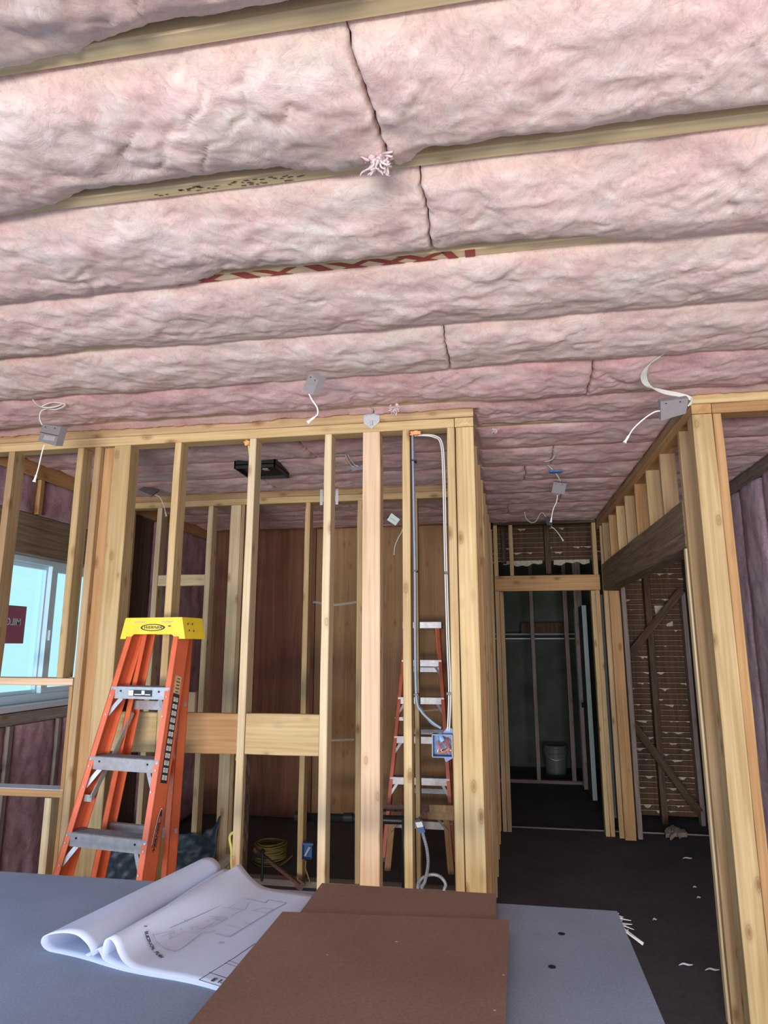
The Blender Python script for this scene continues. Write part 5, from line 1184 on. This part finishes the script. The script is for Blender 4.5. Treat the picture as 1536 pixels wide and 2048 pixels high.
# blueprints: local frame u (across the sheets), v (towards the wall)
O = Vector((-1.235, 1.775, TZ)); pu = Vector((.977, -.213, 0)); pv = Vector((.213, .977, 0))
def pp(u, v, h): return O + pu*u + pv*v + Vector((0, 0, h))
def sheet(name, near, far, mat, par, L=.60, nv=24, thick=.0016, sag=None, label=None):
    A = spline([(a, 0, b_) for a, b_ in near], 6); B = spline([(a, 0, b_) for a, b_ in far], 6); PP = []
    nu = len(A)
    for i in range(nu):
        for j in range(nv):
            t = j/(nv-1); ts = t*t*(3-2*t)*.6+t*.4; c = A[i]*(1-ts)+B[i]*ts
            wv = .004*math.sin(t*7+i*.12)*min(1, c.z/.02) 
            PP.append(pp(c.x+wv, t*L+.006*math.sin(c.x*16), max(.0006, c.z+wv*.6)))
    m = MB(); m.grid(PP, nu, nv); o = m.build(name, mat, par, smooth=True, label=label)
    md = o.modifiers.new('thickness', 'SOLIDIFY'); md.thickness = thick; md.offset = 0
    return o
bpn = empty('blueprints', tuple(O), 'bundle of curled white blueprints on the grey table, drawings face up', 'paper')
near1 = [(.62, .0015), (.40, .0015), (.20, .0015), (.06, .0015), (.018, .004), (.0, .018), (.006, .036), (.035, .047), (.075, .054), (.115, .052), (.150, .036), (.165, .020), (.160, .010), (.150, .012)]
far1 = [(.60, .0015), (.42, .0015), (.25, .0015), (.10, .0015), (.050, .004), (.030, .024), (.036, .052), (.065, .072), (.100, .074), (.126, .056), (.130, .034), (.120, .016), (.105, .010), (.09, .012)]
sheet('bottom_sheets', near1, far1, 'paper', bpn, thick=.0025, label='rolled-over bottom sheets')
near3 = [(.44, .004), (.34, .004), (.26, .006), (.215, .012), (.205, .022), (.195, .034), (.185, .028), (.178, .016)]
far3 = [(.42, .004), (.34, .005), (.25, .008), (.20, .024), (.175, .046), (.155, .050), (.14, .040), (.13, .026)]
sheet('middle_sheet', near3, far3, 'paper', bpn, thick=.0014)
near2 = [(.60, .0075), (.44, .0075), (.36, .008), (.315, .010), (.285, .020), (.268, .038), (.258, .056), (.243, .066), (.225, .064), (.212, .050), (.208, .030), (.207, .014)]
far2 = [(.59, .0075), (.46, .0075), (.36, .010), (.31, .016), (.275, .034), (.250, .054), (.232, .068), (.222, .073), (.214, .070), (.208, .062), (.206, .054), (.206, .05)]
ts_ = sheet('top_sheet', near2, far2, 'paper', bpn, thick=.0014, label='top sheet with an electrical floor plan')
def surf(u, v):
    """height of the top sheet's flat and rising part above the table"""
    t = min(1, max(0, v/.60)); t = t*t*(3-2*t)*.6+t*.4
    xs_n = [a for a, b_ in near2[:8]][::-1]; xs_f = [a for a, b_ in far2[:8]][::-1]
    xs = [a*(1-t)+b_*t for a, b_ in zip(xs_n, xs_f)]; hs = [a*(1-t)+b_*t for a, b_ in zip([b_ for a, b_ in near2[:8]][::-1], [b_ for a, b_ in far2[:8]][::-1])]
    return float(np.interp(u, xs, hs))
def onp(px, py):
    z = TZ+.09
    while z > TZ+.001:
        p = at(px, py, Z=z); d = p-O; h_ = TZ+surf(d.dot(pu), d.dot(pv))+.0016
        if z <= h_: break
        z -= .0004
    return Vector((p.x, p.y, h_))
def ln(m, pts, w_=.0010):
    for (ax, ay), (bx_, by_) in zip(pts[:-1], pts[1:]):
        n_ = max(1, int(math.hypot(ax-bx_, ay-by_)/12)); P = [onp(ax+(bx_-ax)*i/n_, ay+(by_-ay)*i/n_) for i in range(n_+1)]
        for A_, B_ in zip(P[:-1], P[1:]):
            d = B_-A_
            if d.length < 1e-5: continue
            nn = Vector((-d.y, d.x, 0)).normalized()*w_/2; z = Vector((0, 0, .0004))
            m.prism([A_-nn, A_+nn, B_+nn, B_-nn], [p+z for p in (A_-nn, A_+nn, B_+nn, B_-nn)])
m = MB()
ln(m, [(340, 1857), (385, 1837), (440, 1812), (476, 1797), (503, 1799), (530, 1806), (537, 1800), (573, 1806), (545, 1821), (460, 1873), (432, 1867)], .0022)
ln(m, [(306, 1868), (312, 1882), (330, 1897), (350, 1903), (362, 1898), (404, 1866), (432, 1862)], .0018)
ln(m, [(345, 1862), (306, 1871)], .0014); ln(m, [(445, 1815), (458, 1816), (485, 1800)]); ln(m, [(458, 1816), (490, 1820), (497, 1806)]); ln(m, [(462, 1833), (484, 1820)]); ln(m, [(503, 1822), (528, 1816), (546, 1819)], .0014); ln(m, [(510, 1822), (528, 1826), (545, 1820)])
ln(m, [(418, 1833), (455, 1836), (440, 1845), (420, 1855)], .0014); ln(m, [(405, 1858), (428, 1845)], .0018); ln(m, [(456, 1850), (478, 1857)]); ln(m, [(488, 1845), (503, 1850)], .0014); ln(m, [(380, 1852), (395, 1860), (410, 1856)]); ln(m, [(352, 1872), (370, 1864), (388, 1868), (404, 1862)]); ln(m, [(322, 1874), (345, 1866)]); ln(m, [(440, 1884), (448, 1884), (446, 1887), (438, 1887), (440, 1884)]); ln(m, [(368, 1840), (376, 1844)], .002)
r = random.Random(11)
for i in range(22):
    a = r.uniform(330, 440); b_ = 1880-(a-330)*.42+r.uniform(-8, 6); ln(m, [(a, b_), (a+r.uniform(-8, 8), b_+r.uniform(-4, 4))], .0014)
m.build('floor_plan_lines', 'ink', ts_)
m = MB(); ln(m, [(398, 1960), (470, 1915), (510, 1887)], .0016); ln(m, [(398, 1960), (450, 1976)], .0014); ln(m, [(418, 1945), (455, 1957)], .0016); ln(m, [(456, 1921), (478, 1929)], .0010); ln(m, [(450, 1926), (474, 1934)], .0010); m.build('title_block_lines', 'ink_dark', ts_)
HH = .0092
text('sheet_number', 'E 1.0', .022, onp(439, 1963)+Vector((0, 0, .0006)), pu, pv, 'ink_dark', bpn, bold=.02)
word = '1  ELECTRICAL PLAN'
for i_, ch in enumerate(word):
    if ch == ' ': continue
    t = i_/(len(word)-1); bx_ = (1-t)**2*291+2*t*(1-t)*293+t*t*322; by_ = (1-t)**2*1853+2*t*(1-t)*1890+t*t*1914
    t2 = t+.05; cx_ = (1-t2)**2*291+2*t2*(1-t2)*293+t2*t2*322; cy_ = (1-t2)**2*1853+2*t2*(1-t2)*1890+t2*t2*1914
    a, b_ = onp(bx_, by_), onp(cx_, cy_); s_ = onp(bx_+6, by_-1.5)
    text('title_letter', ch, .0135, a+Vector((0, 0, .0006)), b_-a, s_-a, 'ink_dark', bpn, bold=.02)
# pale scraps on the dark floor of the hallway
r = random.Random(21)
for i, (u, v, lb) in enumerate(((1372, 1932, 'long white splinter on the dark floor, lower right near the corner post'), (1425, 1942, 'white splinter on the dark floor close to the foot of the right corner post'), (1390, 1776, 'tiny pale crumb on the dark hallway floor, uppermost of the two close together'), (1398, 1797, 'tiny pale crumb on the dark hallway floor, lower of the two close together'), (1375, 1718, 'thin white sliver on the dark hallway floor, farthest back'), (1310, 1841, 'tiny pale crumb on the dark floor right of the table corner'))):
    p = at(u, v, Z=.004); m = MB(); k_ = 1.0 if i in (0, 1, 4) else .35
    a = p+Vector((-.035*k_, -.004, .003)); b_ = p+Vector((.035*k_, .006, .006)); m.tube(spline([a, (a*2+b_)/3+Vector((0, .006, .004)), (a+2*b_)/3+Vector((0, -.004, .002)), b_], 4), [.0015+.0035*math.sin(PI*q/12) for q in range(13)], 6)
    settag(m.build('floor_scrap', 'white_wood' if i in (0, 1, 4) else 'fir_pale', origin=p), lb, 'scrap', 'pale scraps on the hallway floor')
